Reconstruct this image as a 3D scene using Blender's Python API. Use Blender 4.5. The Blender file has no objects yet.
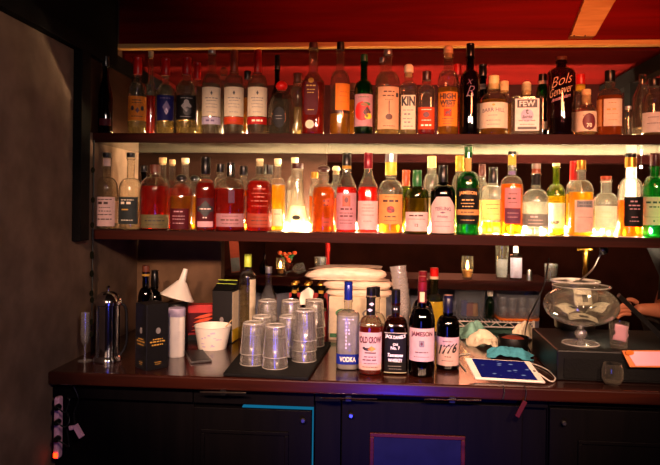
import bpy, math, random
from mathutils import Vector, Matrix, noise
random.seed(7)
SC = bpy.context.scene
COL = SC.collection
PI = math.pi

# ------------------------------------------------------------------ camera
F, UX, VY, YAW, ROLL, EYE = 620.0, 330.0, 208.0, 0.075, 0.012, 1.435
FW = Vector((-math.sin(YAW), math.cos(YAW), 0))
RT = Vector((math.cos(YAW), math.sin(YAW), 0))
ZU = Vector((0, 0, 1))
EYEP = Vector((0, 0, EYE))
CR = RT * math.cos(ROLL) + ZU * math.sin(ROLL)
CU = -RT * math.sin(ROLL) + ZU * math.cos(ROLL)
cam_data = bpy.data.cameras.new('camera')
cam_data.sensor_width = 36
cam_data.lens = F / 660 * 36
cam_data.shift_y = (VY - 232.5) / 660
cam_data.clip_start = 0.05
cam = bpy.data.objects.new('camera', cam_data)
COL.objects.link(cam)
cam.matrix_world = Matrix(((CR.x, CU.x, -FW.x, EYEP.x), (CR.y, CU.y, -FW.y, EYEP.y), (CR.z, CU.z, -FW.z, EYEP.z), (0, 0, 0, 1)))
SC.camera = cam

def ray(px, py):
    return FW + CR * ((px - UX) / F) - CU * ((py - VY) / F)
def at(px, py, Y):            # where a sight line meets the upright plane Y
    d = ray(px, py)
    return EYEP + d * (Y / d.y)
def on(px, py, z):            # where a sight line meets the level z
    d = ray(px, py)
    return EYEP + d * ((z - EYE) / d.z)
def ppm(p):                   # photo pixels per metre at a point
    return F / (Vector(p) - EYEP).dot(FW)
def facing(p):                # turn about z that faces the room's customer side
    return math.atan2(p[0], p[1]) * -1

# ------------------------------------------------------------------ levels
ZC = 0.920                    # worktop
ZL, ZUP = 1.349, 1.691        # shelf tops
TH = 0.034                    # shelf thickness
YS, YSB = 2.13, 2.52          # shelf front, shelf back
YCF, YB = 1.84, 2.55          # worktop front, back wall
XL = -1.005                   # left wall

# ------------------------------------------------------------------ materials
def srgb(h):
    h = h.lstrip('#')
    out = []
    for i in (0, 2, 4):
        c = int(h[i:i + 2], 16) / 255
        out.append(c / 12.92 if c <= 0.04045 else ((c + 0.055) / 1.055) ** 2.4)
    return tuple(out)
MATS = {}
def newmat(name):
    m = bpy.data.materials.new(name)
    m.use_nodes = True
    nt = m.node_tree
    nt.nodes.clear()
    out = nt.nodes.new('ShaderNodeOutputMaterial')
    MATS[name] = m
    return m, nt, out
def N(nt, kind, **kw):
    n = nt.nodes.new(kind)
    for k, v in kw.items():
        if k.startswith('i_'):
            n.inputs[k[2:].replace('_', ' ')].default_value = v
        else:
            setattr(n, k, v)
    return n
def c4(c, k=1.0):
    return (min(1, c[0] * k), min(1, c[1] * k), min(1, c[2] * k), 1)
def pm(name, hexc, rough=0.5, metal=0.0, sc=40, amt=0.12, bump=0.0, stretch=(1, 1, 1), coat=0.0, spec=0.5, thru=0.0):
    m, nt, out = newmat(name)
    c = srgb(hexc)
    tc = N(nt, 'ShaderNodeTexCoord')
    mp = N(nt, 'ShaderNodeMapping')
    mp.inputs['Scale'].default_value = stretch
    nz = N(nt, 'ShaderNodeTexNoise', i_Scale=sc, i_Detail=4.0)
    cr = N(nt, 'ShaderNodeValToRGB')
    cr.color_ramp.elements[0].position = 0.3
    cr.color_ramp.elements[1].position = 0.7
    cr.color_ramp.elements[0].color = c4(c, 1 - amt)
    cr.color_ramp.elements[1].color = c4(c, 1 + amt)
    b = N(nt, 'ShaderNodeBsdfPrincipled', i_Roughness=rough, i_Metallic=metal)
    b.inputs['Coat Weight'].default_value = coat
    b.inputs['Coat Roughness'].default_value = 0.08
    b.inputs['Specular IOR Level'].default_value = spec
    nt.links.new(tc.outputs['Object'], mp.inputs[0])
    nt.links.new(mp.outputs[0], nz.inputs['Vector'])
    nt.links.new(nz.outputs[0], cr.inputs[0])
    nt.links.new(cr.outputs[0], b.inputs['Base Color'])
    if bump:
        bp = N(nt, 'ShaderNodeBump', i_Strength=bump, i_Distance=0.01)
        nt.links.new(nz.outputs[0], bp.inputs['Height'])
        nt.links.new(bp.outputs[0], b.inputs['Normal'])
    if thru:
        tl = N(nt, 'ShaderNodeBsdfTranslucent')
        nt.links.new(cr.outputs[0], tl.inputs[0])
        ms = N(nt, 'ShaderNodeMixShader'); ms.inputs[0].default_value = thru
        nt.links.new(b.outputs[0], ms.inputs[1]); nt.links.new(tl.outputs[0], ms.inputs[2]); nt.links.new(ms.outputs[0], out.inputs[0])
    else:
        nt.links.new(b.outputs[0], out.inputs[0])
    return m
def glass(name, hexc, edge=0.35, refl=0.06, body=0.0, bodycol=None, rough=0.03, gain=0.7, bend=0.0, ior=1.3, rim=0.0, back=0.12):
    # thin-walled clear glass / clear liquid: tinted see-through, gloss rising at grazing angles, scattering body for backlit glow; edge and rim put refraction's outlines into the colour
    m, nt, out = newmat(name)
    c = srgb(hexc)
    lw = N(nt, 'ShaderNodeLayerWeight', i_Blend=0.5)
    p1 = N(nt, 'ShaderNodeMath', operation='POWER'); p1.inputs[1].default_value = 3.0
    nt.links.new(lw.outputs['Facing'], p1.inputs[0])
    mx = N(nt, 'ShaderNodeMixRGB')
    mx.inputs[1].default_value = c4(c)
    mx.inputs[2].default_value = c4(c, edge)
    nz = N(nt, 'ShaderNodeTexNoise', i_Scale=25.0, i_Detail=2.0)
    tc = N(nt, 'ShaderNodeTexCoord')
    nt.links.new(tc.outputs['Object'], nz.inputs['Vector'])
    nt.links.new(p1.outputs[0], mx.inputs[0])
    tr = N(nt, 'ShaderNodeBsdfTransparent')
    nt.links.new(mx.outputs[0], tr.inputs[0])
    last = tr
    if bend > 0:
        rf = N(nt, 'ShaderNodeBsdfRefraction', i_IOR=ior, i_Roughness=0.02)
        nt.links.new(mx.outputs[0], rf.inputs[0])
        mb = N(nt, 'ShaderNodeMixShader'); mb.inputs[0].default_value = bend
        nt.links.new(tr.outputs[0], mb.inputs[1]); nt.links.new(rf.outputs[0], mb.inputs[2])
        last = mb
    if body > 0:
        tl = N(nt, 'ShaderNodeBsdfTranslucent')
        tl.inputs[0].default_value = c4(srgb(bodycol or hexc))
        df = N(nt, 'ShaderNodeBsdfDiffuse')
        df.inputs[0].default_value = c4(srgb(bodycol or hexc))
        md = N(nt, 'ShaderNodeMixShader'); md.inputs[0].default_value = back
        nt.links.new(tl.outputs[0], md.inputs[1]); nt.links.new(df.outputs[0], md.inputs[2])
        ms = N(nt, 'ShaderNodeMixShader')
        mr = N(nt, 'ShaderNodeMapRange'); mr.inputs['From Min'].default_value = 0.3; mr.inputs['From Max'].default_value = 0.7
        mr.inputs['To Min'].default_value = body * 0.8; mr.inputs['To Max'].default_value = min(1, body * 1.2)
        nt.links.new(nz.outputs[0], mr.inputs['Value'])
        mrim = N(nt, 'ShaderNodeMath', operation='MULTIPLY_ADD'); mrim.inputs[1].default_value = rim
        nt.links.new(p1.outputs[0], mrim.inputs[0]); nt.links.new(mr.outputs[0], mrim.inputs[2]); nt.links.new(mrim.outputs[0], ms.inputs[0])
        nt.links.new(last.outputs[0], ms.inputs[1]); nt.links.new(md.outputs[0], ms.inputs[2])
        last = ms
    gl = N(nt, 'ShaderNodeBsdfGlossy', i_Roughness=rough)
    gl.inputs[0].default_value = (1, 1, 1, 1)
    ma = N(nt, 'ShaderNodeMath', operation='MULTIPLY_ADD')
    ma.inputs[1].default_value = gain; ma.inputs[2].default_value = refl
    p2 = N(nt, 'ShaderNodeMath', operation='POWER'); p2.inputs[1].default_value = 4.0
    nt.links.new(lw.outputs['Facing'], p2.inputs[0])
    nt.links.new(p2.outputs[0], ma.inputs[0])
    fin = N(nt, 'ShaderNodeMixShader')
    nt.links.new(ma.outputs[0], fin.inputs[0])
    nt.links.new(last.outputs[0], fin.inputs[1]); nt.links.new(gl.outputs[0], fin.inputs[2])
    nt.links.new(fin.outputs[0], out.inputs[0])
    return m
def emit(name, hexc, power):
    m, nt, out = newmat(name)
    e = N(nt, 'ShaderNodeEmission', i_Strength=power)
    e.inputs[0].default_value = c4(srgb(hexc))
    nt.links.new(e.outputs[0], out.inputs[0])
    return m
def wood(name, dark, light, rough=0.4, sc=3.0, stretch=(0.4, 6, 6), bump=0.05, coat=0.0, spec=0.5):
    m, nt, out = newmat(name)
    tc = N(nt, 'ShaderNodeTexCoord'); mp = N(nt, 'ShaderNodeMapping')
    mp.inputs['Scale'].default_value = stretch
    nz = N(nt, 'ShaderNodeTexNoise', i_Scale=sc, i_Detail=8.0, i_Roughness=0.65, i_Distortion=0.6)
    cr = N(nt, 'ShaderNodeValToRGB')
    cr.color_ramp.elements[0].position = 0.32; cr.color_ramp.elements[0].color = c4(srgb(dark))
    cr.color_ramp.elements[1].position = 0.68; cr.color_ramp.elements[1].color = c4(srgb(light))
    b = N(nt, 'ShaderNodeBsdfPrincipled', i_Roughness=rough)
    b.inputs['Specular IOR Level'].default_value = spec
    b.inputs['Coat Weight'].default_value = coat; b.inputs['Coat Roughness'].default_value = 0.12
    bp = N(nt, 'ShaderNodeBump', i_Strength=bump, i_Distance=0.005)
    nt.links.new(tc.outputs['Object'], mp.inputs[0]); nt.links.new(mp.outputs[0], nz.inputs['Vector'])
    nt.links.new(nz.outputs[0], cr.inputs[0]); nt.links.new(cr.outputs[0], b.inputs['Base Color'])
    nt.links.new(nz.outputs[0], bp.inputs['Height']); nt.links.new(bp.outputs[0], b.inputs['Normal'])
    nt.links.new(b.outputs[0], out.inputs[0])
    return m

wood('shelf_wood', '#170806', '#3a130a', 0.6, spec=0.07)
wood('counter_wood', '#1a0906', '#3c160c', 0.25, coat=0.5)
wood('strip_wood', '#c88a44', '#f0bf70', 0.5, sc=6)
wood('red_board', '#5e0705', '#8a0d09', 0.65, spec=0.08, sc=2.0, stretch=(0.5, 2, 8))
wood('cabinet_wood', '#040305', '#0a0709', 0.6, spec=0.06, stretch=(6, 6, 0.5))
wood('ledge_wood', '#2a0a08', '#4a1611', 0.5, spec=0.12)
wood('dark_beam', '#040303', '#090706', 0.8, spec=0.1)
pm('plaster_brown', '#6a5444', 0.85, spec=0.1, sc=9, amt=0.28, bump=0.1)
pm('panel_brown', '#24120a', 0.7, spec=0.1, sc=5, amt=0.3, stretch=(.4, 1, 5))
pm('plaster_back', '#5e4836', 0.85, spec=0.1, sc=7, amt=0.4, bump=0.05)
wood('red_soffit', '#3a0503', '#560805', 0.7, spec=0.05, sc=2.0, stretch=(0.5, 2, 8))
pm('back_red', '#1c0403', 0.8, spec=0.04, sc=5, amt=0.25)
pm('room_wall', '#34140c', 0.85, spec=0.05, sc=4, amt=0.3)
pm('underside_cream', '#5e594c', 0.12, sc=6, amt=0.1)
pm('floor_dark', '#1b1512', 0.6, sc=12, amt=0.2)
pm('ceiling_dark', '#1e0e0b', 0.9, sc=5, amt=0.2)
pm('panel_grey', '#8a8ea6', 0.6, sc=6, amt=0.15)
pm('panel_navy', '#121432', 0.6, spec=0.08, sc=20, amt=0.15)
# paper, print
for nme, h in dict(cream='#f2e2c4', white='#f7f3ea', pink='#f0c9c2', tan='#e0a25e', orange='#f08a2c', black='#121012', maroon='#5a1620', olive='#77704a',
                   navy='#1d1d63', purple='#6d5a86', red='#c41a14', slate='#38403f', gold='#c99a3f', mauve='#c9929a', plum='#6a4058', grey='#7d7878', brown='#4a2416',
                   green='#2f6a3c', yellow='#e8c22c', lilac='#cfc2dc', redorange='#d1481c', fadedred='#b04a34', blue='#2034b4', charcoal='#2b2a2c', peach='#e8b48a').items():
    pm('paper_' + nme, h, 0.6, sc=60, amt=0.08, spec=0.25, thru=0.4)
    pm('ink_' + nme, h, 0.55, sc=200, amt=0.05)
pm('cork', '#d9b47c', 0.8, sc=90, amt=0.25, bump=0.2)
pm('cork_pale', '#f0dfae', 0.7, sc=90, amt=0.12)
pm('cap_black', '#0c0a0b', 0.3, sc=60, amt=0.2)
pm('cap_red', '#c8120e', 0.35, sc=50, amt=0.12)
pm('cap_rust', '#a8431f', 0.4, sc=50, amt=0.15)
pm('cap_gold', '#c9953a', 0.3, metal=0.7, sc=50, amt=0.1)
pm('cap_yellow', '#e6b63a', 0.4, sc=50, amt=0.12)
pm('cap_wax', '#f2d58a', 0.45, sc=40, amt=0.12)
pm('cap_green', '#1f5a2c', 0.35, sc=50, amt=0.15)
pm('cap_lime', '#b8d24a', 0.4, sc=50, amt=0.1)
pm('cap_blue', '#1b2a86', 0.25, metal=0.3, sc=50, amt=0.1)
pm('cap_navy', '#14142a', 0.3, sc=50, amt=0.15)
pm('cap_silver', '#b9b9bd', 0.3, metal=0.8, sc=50, amt=0.08)
pm('cap_grey', '#8a8378', 0.5, sc=50, amt=0.1)
pm('cap_brown', '#3a140f', 0.35, sc=50, amt=0.2)
pm('cap_wood', '#5a2a18', 0.5, sc=30, amt=0.3)
pm('foil_burgundy', '#7a1626', 0.3, metal=0.3, sc=50, amt=0.15)
pm('chrome', '#c9c9cc', 0.12, metal=1.0, sc=10, amt=0.04)
pm('steel', '#b8b4ac', 0.28, metal=1.0, sc=30, amt=0.08)
pm('brass', '#b98a3a', 0.25, metal=1.0, sc=30, amt=0.1)
pm('plastic_white', '#f0e8dc', 0.4, sc=20, amt=0.05)
pm('plastic_black', '#080808', 0.45, spec=0.3, sc=40, amt=0.2)
pm('rubber_black', '#070707', 0.8, spec=0.2, sc=150, amt=0.3, bump=0.2)
pm('card_black', '#0a090b', 0.45, sc=30, amt=0.2)
pm('card_red', '#b8201a', 0.55, sc=30, amt=0.15)
pm('wrap_pale', '#e6d2bd', 0.35, sc=22, amt=0.16, bump=0.35)
pm('wire_dark', '#15180f', 0.6, sc=60, amt=0.2)
pm('wire_white', '#ded6cc', 0.45, sc=60, amt=0.05)
pm('cloth_teal', '#7fb4a4', 0.9, sc=90, amt=0.15, bump=0.3)
pm('cloth_cream', '#f0e3c4', 0.9, sc=90, amt=0.1, bump=0.3)
pm('cloth_blue', '#3f93a8', 0.9, sc=90, amt=0.18, bump=0.3)
pm('cloth_black', '#0b0b0d', 0.9, sc=120, amt=0.2, bump=0.2)
pm('skin', '#c47a58', 0.5, sc=30, amt=0.08)
pm('hair_dark', '#140d0a', 0.6, sc=90, amt=0.3)
pm('eye_white', '#d8d0c4', 0.3, sc=30, amt=0.03)
pm('banknote', '#ebe6c8', 0.7, sc=160, amt=0.3)
pm('orange_tray', '#d9701e', 0.5, sc=20, amt=0.1)
pm('strip_pink', '#e6a9bd', 0.45, sc=20, amt=0.06)
pm('teal_board', '#2f5a4c', 0.6, sc=20, amt=0.1)
pm('amber_wax', '#d88a3a', 0.5, sc=20, amt=0.1)
# glass and liquids
glass('glass_clear', '#f6f4ec', edge=0.3, refl=0.07, body=0.015, bodycol='#fff4e0', gain=1.0, rim=0.05, bend=0.4, ior=1.12, rough=0.07)
glass('glass_tumbler', '#fdfdfb', edge=0.95, refl=0.30, body=0.10, bodycol='#fffaf2', gain=0.7, rim=0.8, back=0.7, bend=0.6, ior=1.45, rough=0.22)
glass('glass_bowl', '#fdfdfb', edge=0.95, refl=0.06, body=0.02, bodycol='#fff4d8', gain=0.9, rim=0.3, back=0.7, bend=0.12, ior=1.3)
glass('glass_edge_glint', '#fdfdfb', edge=0.9, refl=0.12, body=0.5, bodycol='#fffaf0', gain=0.8, back=0.8)  # brighter milky copy of the glass, paints white glints on rims and feet
glass('liq_glow', '#fff6e6', edge=0.7, refl=0.05, body=0.45, bodycol='#fff3d8', rough=0.1)  # milky white stands in for the blown-out backlight glow inside clear glass
glass('glass_green', '#3c8a48', edge=0.2, refl=0.08, body=0.10, bodycol='#1f7a36', rough=.06)
glass('glass_olive', '#8a9444', edge=0.2, refl=0.07, body=0.08, bodycol='#6f7a22')
glass('glass_dark', '#1a0f0e', edge=0.4, refl=0.06, body=0.25, bodycol='#120a0a')
glass('glass_purple', '#6a4a50', edge=0.3, refl=0.08, body=0.15, bodycol='#341a20')
glass('glass_amber', '#a86a3a', edge=0.3, refl=0.08, body=0.1, bodycol='#5a2410', bend=0.2, ior=1.2)
glass('liq_whiskey', '#6a2c10', edge=0.5, refl=0.03, body=0.3, bodycol='#6a220a', bend=0.4)
glass('glass_plum', '#8a6670', edge=0.35, refl=0.07, body=0.12, bodycol='#5a2c38')
glass('liq_plum', '#7a4a50', edge=0.5, refl=0.03, body=0.3, bodycol='#4a2028', bend=0.4)
glass('glass_plastic', '#e9eef2', edge=0.6, refl=0.07, body=0.08, bodycol='#f0f4ff', rough=0.1, rim=0.35, back=0.6)
glass('glass_cup', '#e9eef2', edge=0.7, refl=0.06, body=0.26, bodycol='#fff0ea', rough=0.12, rim=0.4, back=0.6)
glass('liq_amber', '#d98326', edge=0.5, refl=0.03, body=0.40, bodycol='#ff9a1e', bend=0.5)
glass('liq_red', '#c8481a', edge=0.5, refl=0.03, body=0.40, bodycol='#f0401a', bend=0.5)
glass('liq_cherry', '#d84a1e', edge=0.5, refl=0.03, body=0.42, bodycol='#ff3c18', bend=0.5)
glass('liq_gold', '#f0c040', edge=0.6, refl=0.03, body=0.36, bodycol='#ffc83a', bend=0.5)
glass('liq_pale', '#f6e6b0', edge=0.7, refl=0.02, body=0.22, bodycol='#fff0c0', bend=0.5)
glass('liq_clear', '#f4f0e6', edge=0.7, refl=0.02, body=0.08, bodycol='#ffffff', bend=0.5)
glass('liq_dark', '#2a100a', edge=0.5, refl=0.03, body=0.3, bodycol='#2c0e08')
glass('liq_water', '#e6ecfa', edge=0.9, refl=0.03, body=0.65, bodycol='#f6f6ff', bend=0.4, back=.6)
emit('bulb_warm', '#ffcc98', 260)
emit('bulb_soft', '#ffbe80', 210)
emit('bulb_hot', '#ffe0b4', 8000)
emit('bulb_mid', '#ffc890', 1000)
emit('bulb_dim', '#ffb870', 70)
emit('bulb_low', '#ffcc90', 330)
emit('bulb_off', '#5a4a30', 0.05)
emit('flame', '#ffc070', 45)
emit('led_cyan', '#1f8fc0', 0.45)
emit('led_red', '#ff2a08', 9)

# ------------------------------------------------------------------ objects
def tag(o, label=None, cat=None, group=None, kind=None):
    if label: o['label'] = label
    if cat: o['category'] = cat
    if group: o['group'] = group
    if kind: o['kind'] = kind
    return o
def thing(name, label, cat, loc=(0, 0, 0), rz=0.0, group=None):
    o = bpy.data.objects.new(name, None)
    o.empty_display_size = 0.03
    COL.objects.link(o)
    o.location = loc
    o.rotation_euler = (0, 0, rz)
    return tag(o, label, cat, group)
def mesh(name, vf, mat, parent=None, smooth=True, ang=40, loc=None, rz=0.0):
    me = bpy.data.meshes.new(name)
    me.from_pydata([tuple(v) for v in vf[0]], [], vf[1])
    me.validate()
    me.update()
    if smooth:
        me.polygons.foreach_set('use_smooth', [True] * len(me.polygons))
        me.set_sharp_from_angle(angle=math.radians(ang))
    if mat: me.materials.append(MATS[mat])
    o = bpy.data.objects.new(name, me)
    COL.objects.link(o)
    if parent: o.parent = parent
    if loc is not None: o.location = loc
    if rz: o.rotation_euler = (0, 0, rz)
    return o
def struct(name, vf, mat, parent=None, smooth=False):
    o = mesh(name, vf, mat, parent, smooth)
    if parent is None: o['kind'] = 'structure'
    return o
def bev(o, w=0.002, seg=2):
    b = o.modifiers.new('bevel', 'BEVEL'); b.width = w; b.segments = seg; b.limit_method = 'ANGLE'
    return o
def solid(o, t):
    s = o.modifiers.new('thickness', 'SOLIDIFY'); s.thickness = t; s.offset = 0
    return o
def join(*vfs):
    V, Fc = [], []
    for v, f in vfs:
        b = len(V)
        V += list(v)
        Fc += [tuple(i + b for i in q) for q in f]
    return V, Fc
def xf(vf, loc=(0, 0, 0), rz=0.0, M=None):
    M = M if M is not None else Matrix.Translation(loc) @ Matrix.Rotation(rz, 4, 'Z')
    return [M @ Vector(v) for v in vf[0]], vf[1]
def box(x0, x1, y0, y1, z0, z1):
    V = [(x, y, z) for x in (x0, x1) for y in (y0, y1) for z in (z0, z1)]
    return V, [(0, 1, 3, 2), (4, 6, 7, 5), (0, 4, 5, 1), (2, 3, 7, 6), (0, 2, 6, 4), (1, 5, 7, 3)]
def hexa(b, t):               # four bottom corners, four top corners, both counter-clockwise from above
    return list(b) + list(t), [(3, 2, 1, 0), (4, 5, 6, 7), (0, 1, 5, 4), (1, 2, 6, 5), (2, 3, 7, 6), (3, 0, 4, 7)]
def se(th, rx, ry, n):
    c, s = math.cos(th), math.sin(th)
    r = (abs(c / rx) ** n + abs(s / ry) ** n) ** (-1.0 / n)
    return r * c, r * s
def loft(rings, seg=28, cap0=True, cap1=True, flute=0, famt=0.0):
    # rings: (z, rx, ry, n)
    V, Fc = [], []
    for (z, rx, ry, n) in rings:
        for i in range(seg):
            th = 2 * PI * i / seg
            x, y = se(th, max(rx, 1e-5), max(ry, 1e-5), n)
            k = 1 + famt * math.cos(flute * th) if flute else 1
            V.append((x * k, y * k, z))
    m = len(rings)
    for j in range(m - 1):
        for i in range(seg):
            a, b = j * seg + i, j * seg + (i + 1) % seg
            Fc.append((a, b, b + seg, a + seg))
    if cap0: Fc.append(tuple(reversed(range(seg))))
    if cap1: Fc.append(tuple(range((m - 1) * seg, m * seg)))
    return V, Fc
def lathe(prof, seg=28, cap0=True, cap1=True, flute=0, famt=0.0):   # prof: (z, r)
    return loft([(z, r, r, 2) for z, r in prof], seg, cap0, cap1, flute, famt)
def smooth_path(P, k=6):
    P = [Vector(p) for p in P]
    if len(P) < 3: return P
    out = []
    for i in range(len(P) - 1):
        p0, p1, p2, p3 = P[max(i - 1, 0)], P[i], P[i + 1], P[min(i + 2, len(P) - 1)]
        for j in range(k):
            t = j / k
            out.append(0.5 * ((2 * p1) + (p2 - p0) * t + (2 * p0 - 5 * p1 + 4 * p2 - p3) * t * t + (3 * p1 - p0 - 3 * p2 + p3) * t ** 3))
    out.append(P[-1])
    return out
def tube(P, r, seg=8, k=6):
    P = smooth_path(P, k)
    rr = r if isinstance(r, (list, tuple)) else None
    V, Fc = [], []
    up = Vector((0.13, 0.21, 1)).normalized()
    for i, p in enumerate(P):
        t = (P[min(i + 1, len(P) - 1)] - P[max(i - 1, 0)]).normalized()
        s = t.cross(up)
        if s.length < 0.05: s = t.cross(Vector((1, 0, 0)))
        s.normalize()
        u = s.cross(t).normalized()
        q = r if rr is None else rr[0] + (rr[1] - rr[0]) * i / (len(P) - 1)
        for j in range(seg):
            a = 2 * PI * j / seg
            V.append(p + s * (q * math.cos(a)) + u * (q * math.sin(a)))
    for i in range(len(P) - 1):
        for j in range(seg):
            a, b = i * seg + j, i * seg + (j + 1) % seg
            Fc.append((a, b, b + seg, a + seg))
    Fc.append(tuple(reversed(range(seg))))
    Fc.append(tuple(range((len(P) - 1) * seg, len(P) * seg)))
    return V, Fc
def ball(r, seg=14, c=(0, 0, 0), sz=1.0):
    V, Fc = loft([(r * sz * -math.cos(PI * j / 9), max(1e-5, r * math.sin(PI * j / 9)), max(1e-5, r * math.sin(PI * j / 9)), 2) for j in range(10)], seg)
    return [(x + c[0], y + c[1], z + c[2]) for x, y, z in V], Fc
def grid(fn, nu, nv):
    V = [fn(i / nu, j / nv) for j in range(nv + 1) for i in range(nu + 1)]
    return V, [(j * (nu + 1) + i, j * (nu + 1) + i + 1, (j + 1) * (nu + 1) + i + 1, (j + 1) * (nu + 1) + i) for j in range(nv) for i in range(nu)]
def copy_thing(o, loc, rz=None, label=None):
    c = o.copy(); COL.objects.link(c); c.location = loc
    if rz is not None: c.rotation_euler = (0, 0, rz)
    if label: c['label'] = label
    for ch in list(o.children):
        d = ch.copy(); COL.objects.link(d); d.parent = c
        for g in list(ch.children):
            e = g.copy(); COL.objects.link(e); e.parent = d
    return c

# lettering: outlines of the built-in face as flat 2D triangles, unit cap height, centred
_TXT = {}
def text2d(s, shear=0.0, bold=0.022):
    key = (s, shear, bold)
    if key not in _TXT:
        cu = bpy.data.curves.new('lettering', 'FONT')
        cu.body = s; cu.align_x = 'CENTER'; cu.shear = shear; cu.offset = bold
        cu.resolution_u = 3
        ob = bpy.data.objects.new('lettering', cu)
        COL.objects.link(ob)
        dg = bpy.context.evaluated_depsgraph_get()
        me = bpy.data.meshes.new_from_object(ob.evaluated_get(dg))
        V = [(v.co.x, v.co.y) for v in me.vertices]
        Fc = [tuple(p.vertices) for p in me.polygons]
        bpy.data.objects.remove(ob); bpy.data.curves.remove(cu); bpy.data.meshes.remove(me)
        ys = [v[1] for v in V]; xs = [v[0] for v in V]
        hh = max(ys) - min(ys); cx = (max(xs) + min(xs)) / 2; cy = (max(ys) + min(ys)) / 2
        _TXT[key] = ([((x - cx) / hh, (y - cy) / hh) for x, y in V], Fc, (max(xs) - min(xs)) / hh)
    return _TXT[key]
def flat_text(s, h, maxw, M, shear=0.0):      # M maps (x right, y up, 0) of the sign to space
    V, Fc, w = text2d(s, shear)
    sx = h if w * h <= maxw else maxw / w
    return [M @ Vector((x * sx, y * h, 0)) for x, y in V], Fc
# ------------------------------------------------------------------ the setting
struct('floor', box(-1.3, 3.2, -0.6, 6.2, -0.05, 0), 'floor_dark')
struct('wall_left', box(XL - 0.12, XL, -0.6, 3.0, 0, 2.75), 'plaster_brown')
struct('ceiling', box(-1.2, 3.2, -0.6, 6.2, 2.75, 2.83), 'ceiling_dark')
xo = at(221, 270, YB).x
struct('wall_back', join(box(XL, xo, YB, YB + 0.06, 0, ZL - TH), box(xo, 1.9, YB, YB + 0.06, 0, 0.90)), 'plaster_back')
struct('wall_middle', box(XL, at(326, 190, YB).x, YB, YB + 0.06, ZL - TH + .0005, ZUP - TH - 0.001), 'panel_brown')
struct('wall_upper', box(XL, 1.9, 3.0, 3.06, 1.66, 2.031), 'back_red')
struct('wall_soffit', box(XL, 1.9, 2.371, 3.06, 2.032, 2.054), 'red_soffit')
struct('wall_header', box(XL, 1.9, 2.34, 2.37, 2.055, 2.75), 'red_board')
struct('wall_far', box(-1.2, 3.2, 6.1, 6.2, 0, 2.75), 'room_wall')
struct('wall_right', box(3.1, 3.2, -0.6, 6.2, 0, 2.75), 'room_wall')
struct('wall_beyond', box(-1.2, -1.1, 3.0, 6.2, 0, 2.75), 'room_wall')
bev(struct('trim_1', box(XL + 0.0, 1.9, 2.305, 2.34, 2.036, 2.054), 'strip_wood'), 0.002)
# dark beam along the left wall, dark post at the shelf end
zb = at(79, 51, 2.0).z
struct('trim_2', box(XL, XL + 0.03, -0.5, 2.92, zb, zb + 0.05), 'dark_beam')
struct('trim_7', box(XL, XL + 0.012, -0.5, 2.30, zb + 0.05, 2.75), 'dark_beam')
bev(struct('trim_3', box(XL, XL + 0.03, YS - 0.15, YS - 0.085, ZL - TH, zb), 'dark_beam'))
struct('shade_panel_1', box(XL, XL + 0.008, 2.05, 2.45, ZUP + .0005, zb), 'panel_brown')  # brown sheet over the plaster, stands in for shade above the shelf
struct('shade_panel_2', box(XL, XL + 0.01, 2.451, 2.995, ZUP - .02, 1.948), 'dark_beam')  # near-black sheet over the plaster, shade of the rear upper corner
struct('red_lit_strip', box(XL, XL + 0.009, 2.372, 2.995, zb + .0505, 2.0315), 'red_soffit')  # red strip over bare wall, colours in the red-lit corner
# right frame
pb = at(660, 48, 2.40)
struct('trim_4', box(1.03, 1.075, 2.31, 2.98, 1.958, 2.016), 'dark_beam')
struct('trim_5', box(1.02, 1.06, 2.60, 2.66, ZUP, 1.958), 'dark_beam')
struct('trim_6', box(0.985, 1.005, YSB - 0.03, YSB + 0.02, ZL, ZUP - TH), 'plastic_white')
# rafters of the room beyond
for i in range(5):
    struct('beam', box(-1.1, 3.1, 3.6 + i * 0.5, 3.72 + i * 0.5, 2.05, 2.25), 'dark_beam')

# pale wooden brace nailed to the header
def brace():
    b = [at(568, 38.5, 2.332), at(592, 38.5, 2.332)]
    t = [at(588, -14, 2.332), at(622, -14, 2.332)]
    d = Vector((0, 0.006, 0)); f = Vector((0, -0.034, 0))
    return hexa([b[0] + f, b[1] + f, b[1] + d, b[0] + d], [t[0] + f, t[1] + f, t[1] + d, t[0] + d])
br = thing('wooden_brace', 'slanted pale wooden brace board with two screws on the red header', 'board')
bev(mesh('board', brace(), 'strip_wood', br, smooth=False))
for sx in (574, 585):
    p = at(sx, 36, 2.296)
    mesh('screw', xf(loft([(0, .003, .003, 2), (.003, .003, .003, 2)], 10), M=Matrix.Translation(p) @ Matrix.Rotation(PI / 2, 4, 'X')), 'cap_brown', br)

# ------------------------------------------------------------------ shelving
XR = 1.25
def shelf(z, label):
    t = thing('bar_shelf', label, 'shelf', (0, 0, 0))
    bev(mesh('board', box(XL, XR, YS, YSB, z - TH + 0.006, z), 'shelf_wood', t, smooth=False), 0.002)
    bev(mesh('front_edge', box(XL, XR, YS - 0.006, YS, z - TH, z), 'shelf_wood', t, smooth=False), 0.0015)
    mesh('underside', box(XL + 0.004, XR, YS + 0.001, YSB, z - TH, z - TH + 0.0059), 'underside_cream', t, smooth=False)
    return t
shelf(ZUP, 'upper dark wooden bar shelf with cream underside holding the higher bottle row')
shelf(ZL, 'lower dark wooden bar shelf holding the brightly backlit bottle row')

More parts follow.
